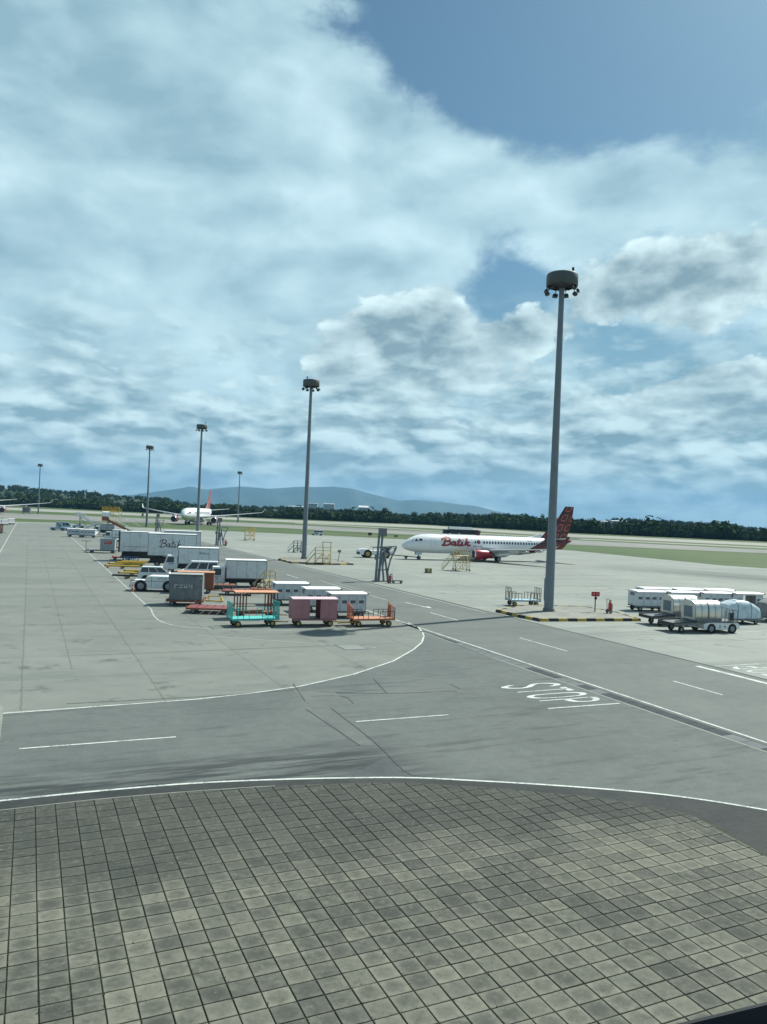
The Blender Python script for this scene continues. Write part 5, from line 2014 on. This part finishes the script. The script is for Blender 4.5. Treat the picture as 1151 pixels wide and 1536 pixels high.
o, bo, bb = box_truck('small white lorry with faded lettering behind the red cart', L=4.8, box_z=(.8, 2.7), boxm=white)
at(o, 172, 812, 10, dy=.9)
V, Fc = smudge(3, .45, 6)
side_letters(bo, V, Fc, 0.2, 1.3, 1, -1.16, ink)
st_ = stand('tall yellow gantry platform standing behind the boarding steps', yellow, Wd=5.2, Dp=3.0, H_=6.2, steps=False)
at(st_, 167, 797.5, 5)
m_ = MB()
for k in range(14):
    x = -2.6 + k * .4
    m_.bar((x, -1.52, 6.22), (x, -1.52, 7.9), .12)
m_.build('mesh_panel', yellow, st_)

# left edge: carts and an orange trolley
for k, (px, py) in enumerate([(-6, 788.5), (5, 788), (15, 787)]):
    at(white_cart(['white covered cart beside the red-brown trolley, across the lane', 'white covered cart in the middle of the short row across the lane', 'white covered cart at the lane end of the short row across the lane'][k], L=2.6), px, py, 70)
at(roof_cart('red-brown trolley with tall sides standing before the row of white carts across the lane', rust, rust, L=2.6, Wd=1.4, H_=2.4), -4, 800, 20)
gb = thing('equipment_cabinet', 'grey equipment cabinet on legs beside the distant mast', 'cabinet')
MB().bx(-2.3, 2.3, -1, 1, 1.0, 4.2).build('body', steelg, gb)
MB().bx(-2.4, 2.4, -1.1, 1.1, 4.201, 4.35).build('roof', galv, gb)
for s in (-2, 2):
    for y in (-.8, .8):
        MB().bx(s - .1, s + .1, y - .1, y + .1, 0, .999).build('leg', galv, gb)
x, y = G(40, 771)
gb.location = (x, y, GZ)


# ------------------------------------------------------------------ apron service towers
def service_tower(label, H_=7.2, hose=True):
    t = thing('service_tower', label, 'service tower')
    k = H_ / 7.2
    for a, b_ in (((-.60, -.1, 0), (-.35, 0, 6.3 * k)), ((-.18, .1, 0), (.12, 0, 6.3 * k))):
        MB().cyl(a, b_, .19, .15, 10).build('main_leg', galv, t)
    for a, b_ in (((.48, -.3, 0), (0.0, .0, 4.3 * k)), ((1.15, .3, 0), (.42, .1, 4.4 * k)), ((.35, .3, 1.9 * k), (.55, .1, 4.2 * k))):
        MB().cyl(a, b_, .14, n=8).build('brace_leg', galv, t)
    rails(t, 'bracing', galv, [((-.5, -.05, 1.5 * k), (.9, 0, 1.6 * k)), ((-.42, 0, 3.2 * k), (.3, 0, 3.2 * k)), ((-.8, 0, 4.55 * k), (2.1, .1, 4.75 * k)), ((.4, 0, 3.9 * k), (1.7, .1, 3.6 * k))], .14)
    MB().bx(-.42, .62, -.4, .4, 6.05 * k, 7.15 * k).build('head_box', steelg, t)
    MB().bx(-.85, -.45, -.45, .0, 2.9 * k, 3.6 * k).build('junction_box', steelg, t)
    MB().bx(-1.0, .25, -.5, .5, 0, .10).build('footing', steelg, t)
    MB().bx(.27, 1.5, -.6, .6, 0, .11).build('footing', steelg, t)
    if hose:
        m = MB()
        c = crv([(2.1, 4.7 * k), (1.9, 4.1 * k), (1.45, 3.2 * k), (1.15, 2.0 * k), (1.05, 1.2 * k), (1.1, .2)], 4)
        for p, q_ in zip(c, c[1:]):
            m.cyl((p[0], .12, p[1]), (q_[0], .12, q_[1]), .11, n=7, cap=False)
        m.build('hose', steelg, t)
    return t


def extinguisher(label, s=1.0):
    t = thing('wheeled_extinguisher', label, 'fire extinguisher')
    MB().cyl((0, 0, .25), (0, 0, .95), .17, n=12).cyl((0, 0, .951), (0, 0, 1.1), .16, .06, 12).build('cylinder', redp, t)
    MB().cyl((0, 0, 1.1), (0, 0, 1.25), .04, n=6).bar((0, 0, 1.22), (.2, 0, 1.15), .05).build('valve', black, t)
    MB().bar((-.2, -.15, .2), (-.3, -.15, 1.35), .04).bar((-.2, .15, .2), (-.3, .15, 1.35), .04).bar((-.3, -.15, 1.35), (-.3, .15, 1.35), .04).build('handle', galv, t)
    for y in (-.22, .22):
        wheel(t, -.1, y, .2, .07, rimg)
    m = MB()
    for k in range(12):
        a, b_ = k * .48, (k + 1) * .48
        m.cyl((.2 + .1 * math.sin(a), .0, .6 + .28 * math.cos(a)), (.2 + .1 * math.sin(b_), .0, .6 + .28 * math.cos(b_)), .03, n=5, cap=False)
    m.build('hose', black, t)
    t.scale = (s, s, s)
    return t


at(service_tower('grey steel service tower with a box head and hanging hose beside the service road'), 570, 872, 10)
at(service_tower('grey service tower with hoses behind the catering lorries, below the airliner wing', 6.6), 328, 818, 10)
at(service_tower('grey service tower standing between the slim mast and the canopied steps', 6.0), 236, 797.5, 10)
at(extinguisher('red wheeled extinguisher at the foot of the steel tower by the service road'), 585, 875, 20)
tr_ = thing('low_trolley', 'low dark trolley with an upright handle beside the steel service tower', 'trolley')
MB().bx(-.7, .7, -.35, .35, .3, .42).build('deck', steelg, tr_)
MB().bar((-.68, -.3, .42), (-.75, -.3, 1.3), .05).bar((-.68, .3, .42), (-.75, .3, 1.3), .05).bar((-.75, -.3, 1.3), (-.75, .3, 1.3), .05).build('handle', galv, tr_)
for x in (-.5, .5):
    for y in (-.3, .3):
        wheel(tr_, x, y, .15, .08, rimg)
at(tr_, 596, 875, 5)
e2_ = extinguisher('red cylinder trolley at the foot of the tower behind the catering lorries', 1.2)
at(e2_, 339, 819, 0)
at(extinguisher('red and black wheeled extinguisher standing on the island with the red sign', 1.05), 915, 920, 30, z=.22)
sg = thing('sign_post', 'small red sign on a grey post on the kerbed island', 'sign')
MB().cyl((0, 0, 0), (0, 0, 1.95), .055, n=8).build('post', black, sg)
bd = MB().bx(-.42, .42, -.03, .03, 1.55, 2.0).build('board', redp, sg)
V, Fc = smudge(4, .16, 7)
MB().add([(-.2 + a, -.034, 1.72 + b_) for a, b_ in V], Fc).build('lettering', whiteink, bd)
MB().bx(-.12, .12, -.12, -.04, 1.25, 1.5).build('box', black, sg)
at(sg, 892.5, 918, 8, z=.22)

# steps, stands and vans on the apron
at(stand('small grey wheeled steps standing beyond the second mast', galv, Wd=1.6, Dp=1.4, H_=1.5), 446, 828.5, 10)
at(stand('pale yellow stepped work stand with a roof on the kerbed island', paley, Wd=2.6, Dp=1.6, H_=1.9, canopy=True, roofm=steelg), 484, 846.5, 8)
at(stand('yellow scaffold work stand with steps under the aircraft wing', paley, Wd=2.4, Dp=2.2, H_=2.6), 692, 856, 6)
at(stand('yellow work stand on the open apron before the parked airliner', yellow, Wd=2.6, Dp=2.0, H_=2.6, steps=False), 374.5, 810.5, 0)
at(stand('yellow steps with a small platform behind the white covered carts', paley, Wd=1.2, Dp=1.0, H_=1.3), 404, 888, 10)
ss2 = thing('small_sign', 'small grey sign on a leaning post on the kerbed island', 'sign')
MB().cyl((0, 0, 0), (.25, 0, 1.7), .06, n=7).build('post', steelg, ss2)
MB().bx(-.1, .5, -.05, .05, 1.7, 2.15).build('board', galv, ss2)
at(ss2, 507, 843, 0, z=.2)
ck = thing('chock_box', 'small yellow and black chock box on the apron before the aircraft', 'chock box')
MB().bx(-.5, .5, -.3, .3, .05, .75).build('body', paint('olive', (.16, .15, .06), .6), ck)
MB().bx(-.14, .14, -.315, -.302, .1, .72).build('panel', paley, ck)
MB().bx(-.55, .55, -.35, .35, 0, .049).build('base', black, ck)
at(ck, 642.5, 859.5, 10)
v = car('white van with an open dark side door driving beyond the second mast', 'van', L=4.6, Wd=1.8, H_=2.0, name='van', cat='van')
at(v, 476, 803, 184)
MB().bx(-.2, .8, -.915, -.905, .5, 1.05).bx(-.2, .8, .905, .915, .5, 1.05).build('door_opening', darkpane, v)

# push-back tug and its bar
tg_ = thing('pushback_tug', 'white push-back tug with big yellow-rimmed wheels in front of the aircraft nose', 'aircraft tug')
MB().prism([(-3.6, .6), (-3.6, 1.5), (-3.3, 1.75), (-1.6, 1.75), (-1.5, 1.5), (3.4, 1.5), (3.6, 1.2), (3.6, .6)], -1.3, 1.3).build('body', white, tg_)
cbn = frustum((1.4, 3.0), (1.5, 2.9), 1.501, 2.2, 1.6, 1.5)
cb_ = MB().fr(*cbn).build('cab', galv, tg_)
for f_ in FACES:
    face_panel(MB(), cbn, f_, .1, .9, .2, .9).build('cab_window', glass, cb_)
rails(tg_, 'guard_rail', black, [((-.8, -1.2, 2.15), (3.9, -1.2, 2.15)), ((-.8, -1.2, 1.5), (-.8, -1.2, 2.15)), ((1.2, -1.2, 1.5), (1.2, -1.2, 2.15)), ((3.9, -1.2, 2.15), (3.5, -1.2, 1.4)), ((-.8, 1.2, 2.15), (3.9, 1.2, 2.15)), ((3.9, 1.2, 2.15), (3.5, 1.2, 1.4))], .1)
MB().bx(-3.7, -3.601, -1.2, 1.2, .6, 1.1).build('bumper', black, tg_)
for x in (-1.9, 2.0):
    for s in (-1, 1):
        wheel(tg_, x, s * 1.12, .78, .5, rimy)
        MB().cyl((x, s * 1.28, .8), (x, s * 1.306, .8), .86, n=20).build('wheel_arch', black, tg_)
at(tg_, 565, 837, 16, dy=1.2)

# ================================================================== AIRCRAFT
def interp(tab, x):
    if x <= tab[0][0]:
        return tab[0][1:]
    for a, b_ in zip(tab, tab[1:]):
        if x <= b_[0]:
            f = (x - a[0]) / (b_[0] - a[0])
            return tuple(p + (q_ - p) * f for p, q_ in zip(a[1:], b_[1:]))
    return tab[-1][1:]


def skin_mat(name, k0, k1, red=(0.27, 0.018, 0.03), dark=(0.045, 0.010, 0.016), cell=1.15):
    """white fuselage paint whose aft end turns to a dark-on-red woven pattern behind a slanted line"""
    m, nt, b = newmat(name)
    p = coords(nt)
    x, y, z = sep(nt, p)
    n1 = noise(nt, p, .5, 4.0)
    wcol = mix(nt, n1.ss(.5, .8) * .10, (.78, .79, .79), (.4, .42, .44))
    if k0 is not None:
        rcol = pattern(nt, x, z, cell, red, dark)
        f = (x - z * k1 - k0).gt(0.0)
        wcol = mix(nt, f, wcol, rcol)
    nt.links.new(wcol, b.inputs['Base Color'])
    b.inputs['Roughness'].default_value = .28
    b.inputs['Coat Weight'].default_value = .3
    MATS[name] = m
    return m


def pattern(nt, x, z, cell, red, dark):
    u = ((x - z * .55) * (1 / cell)).frac() - .5
    v = (z * (1 / cell)).frac() - .5
    mx = u.abs().max(v.abs())
    ring = (mx * 4.0).frac().gt(.36)
    cross = (u.abs() - v.abs()).abs().lt(.05)
    f = ring.max(cross)
    mott = noise(nt, vec(nt, x, 0.0, z), 2.2, 4.0).ss(.45, .65)
    c = mix(nt, f * .95, red, dark)
    return mix(nt, mott * .12, c, (0.42, 0.10, 0.10))


def fin_mat(name, cell, red, dark):
    m, nt, b = newmat(name)
    x, y, z = sep(nt, coords(nt))
    nt.links.new(pattern(nt, x, z, cell, red, dark), b.inputs['Base Color'])
    b.inputs['Roughness'].default_value = .35
    MATS[name] = m
    return m


red_ac = paint('engine_red', (0.34, 0.022, 0.035), .3, dirt=.1)
grey_ac = paint('wing_grey', (0.50, 0.52, 0.53), .4, dirt=.12)
lip_ac = paint('polished_lip', (0.75, 0.75, 0.75), .2, .9, dirt=.05)


def wing_sections(secs, s, mirror):
    """secs: (x_le, chord, y, z, thick) -> lofted wing on side s"""
    rings = []
    for xl, c, y, z, th in secs:
        prof = [(0, 0), (.06, .45), (.25, .62), (.55, .50), (1, .03), (.55, -.28), (.25, -.40), (.06, -.32)]
        rings.append([(xl + c * a, s * y, z + th * b_) for a, b_ in prof])
    if s > 0:
        rings = [r[::-1] for r in rings]
    return rings


def vert_sections(secs):
    rings = []
    for xl, c, z, th in secs:
        prof = [(0, 0), (.1, .5), (.4, .6), (1, .03), (1, -.03), (.4, -.6), (.1, -.5)]
        rings.append([(xl + c * a, th * b_, z) for a, b_ in prof])
    return rings


def airliner(name, label, S, skin, finm, engm):
    t = thing(name, label, 'aircraft')
    tab = S['fus']
    n = 28
    rings = []
    for x, zc_, rw, rh in tab:
        rings.append([(x, rw * math.sin(2 * math.pi * k / n), zc_ - rh * math.cos(2 * math.pi * k / n)) for k in range(n)])
    fu = MB().loft(rings).build('fuselage', skin, t)

    def surf(x, z, s, off=.02):
        zc_, rw, rh = interp(tab, x)
        q_ = max(-.995, min(.995, (z - zc_) / rh))
        return (x, s * (rw * math.sqrt(1 - q_ * q_) + off), z)

    def patch(nm, x0, x1, z0, z1, s, mat, par=fu, off=.02, slant=0.0):
        nx, nz = max(1, int((x1 - x0) / .5)), max(1, int((z1 - z0) / .3))
        V, Fc = [], []
        for i in range(nx + 1):
            for j in range(nz + 1):
                z = z0 + (z1 - z0) * j / nz
                V.append(surf(x0 + (x1 - x0) * i / nx + slant * (z - z0), z, s, off))
        for i in range(nx):
            for j in range(nz):
                q_ = (i * (nz + 1) + j, (i + 1) * (nz + 1) + j, (i + 1) * (nz + 1) + j + 1, i * (nz + 1) + j + 1)
                Fc.append(q_ if s < 0 else q_[::-1])
        return MB().add(V, Fc).build(nm, mat, par)
    k = S['k']
    for s in (-1, 1):
        for x in S['win']:
            patch('cabin_window', x, x + .36 * k, S['winz'], S['winz'] + .50 * k, s, glass)
        for x0, x1, z0, z1, sl_ in S['cockpit']:
            patch('cockpit_window', x0, x1, z0, z1, s, glass, slant=sl_)
        for x0 in S['doors']:
            for a, b_, c_, d_ in ((x0, x0 + .06, S['doorz'], S['doorz'] + 1.9 * k), (x0 + .9 * k, x0 + .9 * k + .06, S['doorz'], S['doorz'] + 1.9 * k), (x0 + .06, x0 + .9 * k, S['doorz'] + 1.84 * k, S['doorz'] + 1.9 * k), (x0 + .06, x0 + .9 * k, S['doorz'], S['doorz'] + .06)):
                patch('door_outline', a, b_, c_, d_, s, grey_ac)
        w = MB().loft(wing_sections(S['wing'], s, 0), smooth=True)
        wo_ = w.build('wing', grey_ac, t)
        if S.get('winglet'):
            MB().loft(wing_sections(S['winglet'], s, 0), smooth=True).build('winglet', S['wlm'], wo_)
        for (xf, yf, zf, lf) in S['fairings']:
            MB().loft([[(xf + lf * a, s * yf + r_ * math.cos(q_ * math.pi / 4), zf + r_ * 1.3 * math.sin(q_ * math.pi / 4)) for q_ in range(8)] for a, r_ in ((0, .03), (.2, .2 * k), (.6, .22 * k), (1, .03))]).build('flap_fairing', grey_ac, wo_)
        MB().loft(wing_sections(S['stab'], s, 0), smooth=True).build('tailplane', grey_ac, t)
        ex, ey, ez, er, el_ = S['eng']
        prof = [(0, .86), (.02, .95), (.06, 1.0), (.35, 1.04), (.7, .92), (1.0, .66)]
        e_rings = [[(ex + el_ * a, s * ey + er * r_ * math.cos(2 * math.pi * q_ / 24), ez + er * r_ * math.sin(2 * math.pi * q_ / 24)) for q_ in range(24)] for a, r_ in prof]
        en = MB().loft(e_rings[1:], cap=False).build('engine', engm, t)
        MB().loft([[(ex + el_ * a, s * ey + er * r_ * math.cos(2 * math.pi * q_ / 24), ez + er * r_ * math.sin(2 * math.pi * q_ / 24)) for q_ in range(24)] for a, r_ in ((.10, .80), (.02, .82), (0, .88), (.02, .955), (.06, 1.004))], cap=False).build('intake_lip', lip_ac, en)
        MB().cyl((ex + el_ * .10, s * ey, ez), (ex + el_ * .12, s * ey, ez), er * .82, n=24).build('fan', black, en)
        MB().cyl((ex + el_ * .04, s * ey, ez), (ex + el_ * .0999, s * ey, ez), er * .05, er * .25, 12).build('spinner', steelg, en)
        MB().cyl((ex + el_ * .97, s * ey, ez), (ex + el_ * 1.22, s * ey, ez), er * .5, er * .2, 16).build('exhaust_cone', steelg, en)
        MB().prism([(ex + el_ * .3, ez + er * .9), (ex + el_ * .45, ez + er * 1.5), (ex + el_ * 1.25, ez + er * 1.35), (ex + el_ * 1.15, ez + er * .4)], s * ey - .18 * k, s * ey + .18 * k).build('pylon', grey_ac, en)
        gx, gy, gr = S['gear']
        g = MB().cyl((gx, s * gy, gr), (gx, s * gy * .95, S['bz'] + .5), .14 * k, n=8).cyl((gx, s * gy, gr * 1.3), (gx - .9 * k, s * gy * .8, S['bz'] + .3), .07 * k, n=6).build('main_gear', grey_ac, t)
        for ox, oy in S['bogie']:
            wheel(g, gx + ox, s * gy + oy, gr, .38 * k, rimg)
        MB().bx(gx - .4 * k, gx + .4 * k, s * (gy + .35 * k) - .03, s * (gy + .35 * k) + .03, gr * 1.6, S['bz'] + .3).build('gear_door', white, g)
    nx_, nr_ = S['nose_gear']
    g = MB().cyl((nx_, 0, nr_), (nx_, 0, S['bz'] + .6), .10 * k, n=8).cyl((nx_, 0, nr_ * 1.6), (nx_ - .8 * k, 0, S['bz'] + .5), .06 * k, n=6).build('nose_gear', grey_ac, t)
    for s in (-1, 1):
        wheel(g, nx_, s * .22 * k, nr_, .2 * k, rimg)
        MB().bx(nx_ - .8 * k, nx_ + .5 * k, s * .35 * k - .02, s * .35 * k + .02, S['bz'] - .35 * k, S['bz'] + .25).build('gear_door', white, g)
    MB().loft(vert_sections(S['fin']), smooth=True).build('fin', finm, t)
    if S.get('dorsal'):
        MB().loft(vert_sections(S['dorsal']), smooth=True).build('dorsal_fillet', white, t)
    MB().loft([[(x, r_ * math.sin(2 * math.pi * q_ / 16) * 1.0, S['bz'] + zz - r_ * .42 * math.cos(2 * math.pi * q_ / 16)) for q_ in range(16)] for x, r_, zz in S['belly']]).build('belly_fairing', white, t)
    for x in S['blades']:
        MB().prism([(x, S['top']), (x + .12, S['top'] + .35 * k), (x + .3, S['top'] + .35 * k), (x + .42, S['top'])], -.02, .02).build('antenna', white, fu)
    return t, fu, surf


S737 = dict(k=1.0, bz=1.32, top=5.32,
            fus=[(0, 2.72, .03, .03), (.12, 2.73, .28, .26), (.5, 2.80, .62, .60), (1.2, 2.95, 1.02, 1.05), (2.2, 3.12, 1.38, 1.45), (3.2, 3.24, 1.62, 1.74), (4.6, 3.32, 1.83, 1.94), (6.4, 3.34, 1.88, 2.0), (15, 3.34, 1.88, 2.0), (28, 3.34, 1.88, 2.0),
                 (31, 3.50, 1.74, 1.82), (34.5, 3.86, 1.36, 1.44), (38, 4.28, .86, .98), (40.6, 4.62, .42, .52), (41.6, 4.75, .14, .2)],
            win=[16.0 + i * .70 for i in range(26) if i not in (1, 2)], winz=3.70,
            cockpit=[(1.75, 2.55, 3.72, 4.22, .9), (2.62, 3.3, 3.86, 4.38, .35), (3.38, 3.95, 3.92, 4.36, .0)],
            doors=[5.9, 36.2], doorz=2.55,
            wing=[(14.6, 8.0, 1.0, 2.0, .75), (15.2, 7.3, 1.9, 2.08, .68), (18.0, 4.9, 5.9, 2.45, .42), (22.0, 3.1, 11.8, 3.02, .26), (25.6, 1.6, 17.0, 3.52, .14)],
            winglet=[(25.6, 1.6, 17.0, 3.52, .12), (26.4, 1.3, 17.45, 4.2, .09), (27.7, .75, 17.95, 6.05, .05)],
            stab=[(36.4, 3.6, .4, 5.0, .30), (40.2, 1.4, 7.0, 5.75, .12)],
            fairings=[(19.6, 5.6, 2.1, 3.4), (22.2, 9.0, 2.45, 2.8), (24.0, 12.4, 2.82, 2.3)],
            eng=(14.0, 4.85, 1.55, 1.02, 4.3), gear=(21.1, 2.86, .56), bogie=[(0, -.3), (0, .3)], nose_gear=(4.0, .36),
            fin=[(32.6, 7.6, 5.0, .42), (33.9, 6.6, 5.75, .36), (37.4, 4.2, 9.2, .26), (39.7, 2.3, 12.5, .14)],
            dorsal=[(28.6, 5.9, 5.12, .16), (30.8, 3.7, 5.45, .14), (33.0, 1.2, 6.0, .08)],
            belly=[(12.6, .2, .25), (14.2, 1.5, .1), (17, 2.0, .0), (21.5, 2.0, .0), (24.5, 1.4, .1), (26.2, .2, .25)],
            blades=[8.5, 10.8, 13.0, 24.0])
S737['wlm'] = fin_mat('winglet_red', 1.2, (0.24, 0.02, 0.03), (0.10, .012, .02))
finm737 = fin_mat('batik_fin', 2.2, (0.58, 0.11, 0.09), (0.022, 0.008, 0.011))
skin737 = skin_mat('batik_skin', 24.0, 2.0, red=(0.20, 0.012, 0.024), dark=(0.07, .008, .014), cell=.9)
ac, fu, surf = airliner('airliner', 'white airliner with red engines, a patterned red tail and Batik lettering', S737, skin737, finm737, red_ac)
PHI = R(22)
ac.location = (0.02517 * 158, 158, 0.0)
ac.rotation_euler = (0, 0, PHI)
for s in (-1, 1):
    V, Fc = SV, SF
    for nm, w_, mt, off in (('lettering', .24, paint('letter_gold', (.42, .30, .16), .4, dirt=.3), .022), ('lettering_stroke', .18, redink, .034)):
        V, Fc = script_strokes(w_)
        m = MB()
        pts = [surf((8.2 + a * 2.25) if s < 0 else (14.9 - a * 2.25), 3.15 + b_ * 1.62, s, off) for a, b_ in V]
        m.add(pts, Fc).build(nm, mt, fu)
    # round emblem and the small country name
    em = MB()
    ring = [surf(16.95 + .42 * math.cos(q_ * .3927), 4.02 + .42 * math.sin(q_ * .3927), s, .024) for q_ in range(16)]
    em.add(ring, [tuple(range(16))]).build('emblem', ink, fu)
    em = MB()
    for q_ in range(4):
        a = q_ * math.pi / 2 + .4
        em.add([surf(16.95 + .2 * math.cos(a) + r_ * math.cos(a2), 4.02 + .2 * math.sin(a) + r_ * math.sin(a2), s, .034) for r_ in (.13,) for a2 in (0, 1.57, 3.14, 4.71)], [(0, 1, 2, 3)])
    em.build('emblem_petals', paint('emblem_red', (.5, .08, .12), .5), fu)
    V, Fc = text2d('MALAYSIA', .52)
    pts = [surf(15.6 + a if s < 0 else 18.4 - a, 2.90 + b_, s, .024) for a, b_ in V]
    MB().add(pts, Fc).build('small_lettering', ink, fu)
    V, Fc = smudge(6, .3, 9)
    pts = [surf(29.2 + a if s < 0 else 30.9 - a, 4.42 + b_, s, .024) for a, b_ in V]
    MB().add(pts, Fc).build('registration', ink, fu)

# tow bar between tug and nose gear
tb = thing('pushback_tow_bar', 'long dark tow bar between the tug and the nose wheel of the aircraft', 'tow bar')
na = Vector((ac.location.x + math.cos(PHI) * 3.7, ac.location.y + math.sin(PHI) * 3.7, .45))
nb = tg_.location + Vector((math.cos(R(16)) * 3.7, math.sin(R(16)) * 3.7, .65))
MB().cyl(nb, na, .09, n=8).build('tube', black, tb)
md = nb.lerp(na, .55)
for s in (-.3, .3):
    o = wheel(tb, md.x, md.y + s, .24, .14, rimg)
MB().bx(md.x - .35, md.x + .35, md.y - .25, md.y + .25, .30, .62).build('axle_box', black, tb)

# wide-body parked nose-on, and a second one beyond the left edge
S330 = dict(k=1.5, bz=2.0, top=8.0,
            fus=[(0, 4.3, .05, .05), (.25, 4.32, .6, .55), (1.2, 4.5, 1.3, 1.3), (2.8, 4.75, 2.0, 2.05), (5.0, 4.95, 2.55, 2.65), (8, 5.0, 2.82, 2.82), (40, 5.0, 2.82, 2.82), (46, 5.3, 2.5, 2.5), (52, 5.9, 1.75, 1.85), (57, 6.5, .9, 1.05), (59.5, 6.8, .3, .4)],
            win=[10 + i * 1.1 for i in range(30)], winz=5.3, cockpit=[(1.6, 2.6, 5.15, 5.75, .9), (2.7, 3.6, 5.3, 5.95, .4), (3.7, 4.5, 5.4, 5.95, .0)],
            doors=[7.2, 22, 46], doorz=3.6,
            wing=[(19.5, 12.5, 1.5, 3.6, 1.4), (21, 10.8, 2.9, 3.7, 1.3), (25.5, 7.4, 9.5, 4.25, .8), (32, 4.6, 20, 5.6, .45), (37.8, 2.3, 29.2, 6.9, .22)],
            winglet=[(37.8, 2.3, 29.2, 6.9, .2), (39.2, 1.6, 29.9, 7.5, .12), (40.6, .7, 30.3, 8.9, .06)],
            stab=[(51.5, 5.5, .8, 6.9, .5), (56.5, 2.2, 9.7, 8.0, .2)],
            fairings=[(29, 8, 3.6, 5), (31.5, 13, 4.1, 4.5), (34, 18, 4.8, 4)],
            eng=(19.6, 9.4, 2.35, 1.5, 6.3), gear=(30.5, 5.3, .70), bogie=[(-1, -.7), (-1, .7), (1, -.7), (1, .7)], nose_gear=(6.6, .55),
            fin=[(44.5, 10.5, 7.4, .7), (47.5, 8.5, 9.2, .55), (51.5, 5.6, 13.4, .4), (54.6, 3.4, 17.4, .24)], dorsal=None,
            belly=[(17, .3, .35), (20, 2.3, .1), (25, 3.0, 0), (32, 3.0, 0), (36, 2.0, .1), (39, .3, .35)], blades=[12, 20])
red2 = paint('hazed_airline_red', (0.27, 0.065, 0.07), .45, dirt=.3, dirtc=(.5, .4, .4))  # red paled with distance haze mixed into the paint colour
S330['wlm'] = white
skin330 = skin_mat('plain_skin', None, None)
a2, fu2, sf2 = airliner('airliner', 'wide-body white airliner with red engines parked nose-on beyond the grass', S330, skin330, red2, red2)
a2.location = (-95.0, 366, GZ)
a2.rotation_euler = (0, 0, R(91))
a2.scale = (1.07,) * 3
a3 = dup(a2, 'white airliner at the end of the lane, its wing over the short cart row')
x, y = G(3, 771.5)
a3.location = (x - 3.0, y - 26, GZ)
a3.rotation_euler = (0, 0, R(106))
a3.scale = (1.12,) * 3


# ================================================================== FAR BUILDINGS
def building(label, px, py, d, w, h, dep, roof=cream, wall=None, name='distant_building', arch=0.0, zb=None):
    t = thing(name, label, 'building')
    wall = wall or paint('render_wall', (.42, .45, .45), .7, dirt=.2)
    x, y, z = D(px, py, d)
    t.location = (x, y, z if zb is None else zb)
    MB().bx(-w / 2, w / 2, -dep / 2, dep / 2, 0, h).bx(-w / 2, w / 2, -dep / 2, dep / 2, -14 if zb is None else -.1, -.001).build('wall', wall, t)
    prof = [(-dep / 2 - .6, h + .01), (dep / 2 + .6, h + .01), (dep / 2 * .6, h + h * .12 + arch * .8), (0, h + h * .18 + arch), (-dep / 2 * .6, h + h * .12 + arch * .8)]
    MB().loft([[(xx, yy, zz) for yy, zz in prof] for xx in (-w / 2 - .6, w / 2 + .6)], smooth=False).build('roof', roof, t)
    n = max(2, int(w / 7))
    for k in range(n):
        xx = -w / 2 + (k + .5) * w / n
        MB().bx(xx - w / n * .28, xx + w / n * .28, -dep / 2 - .06, -dep / 2 - .002, h * .35, h * .75).build('window', glass, t)
    return t


for lab, px, py, d, w, h, dep, ar in [('long pale building in the trees below the mountain', 448, 763, 1500, 34, 4, 14, 0),
                                      ('white hillside building beside the haze of the far works', 470, 757, 2100, 24, 3.2, 14, 0),
                                      ('longer white hillside building with a flat roof', 494, 757.5, 2150, 30, 2.8, 14, .4),
                                      ('white domed building on the tree line below the mountain', 545.5, 763.5, 2100, 26, 4, 22, 4),
                                      ('small white house in the trees right of the red tail', 906, 785.5, 1300, 11, 4, 9, 0),
                                      ('long white house in the trees right of the red tail', 928, 785.5, 1300, 24, 4.5, 9, 0)]:
    building(lab, px, py, d, w, h, dep, arch=ar)
bb_ = building('dark low shed with a pale curved roof beyond the aircraft', 690, 805, 430, 12, 2.6, 10, wall=paint('dark_shed', (.03, .045, .045), .7), name='airfield_shed', arch=.9, zb=GZ, roof=galv)
MB().bx(-9.5, -6.05, -3, 3, 0, 2.3).build('annex', paint('dark_shed', (.03, .045, .045)), bb_)
MB().bx(6.05, 10, -3, 3, 0, 2.6).build('annex', paint('dark_shed', (.03, .045, .045)), bb_)
# small airfield signs on the grass
for k, (px, py) in enumerate([(555, 806), (594, 806.5), (214, 778)]):
    t = thing('airfield_sign', ['small black airfield board on the grass left of the steel service tower', 'low black airfield board on the grass between the steel tower and the aircraft nose', 'pale airfield board on the grass beside the parked airliner'][k], 'sign')
    x, y = G(px, py)
    t.location = (x, y, GZ)
    hgt = (1.9, 1.0, 3.4)[k]
    MB().bx(-.7, .7, -.1, .1, hgt * .45, hgt).build('board', [black, black, galv][k], t)
    for s in (-.5, .5):
        MB().bx(s - .06, s + .06, -.05, .05, 0, hgt * .45 - .001).build('leg', steelg, t)
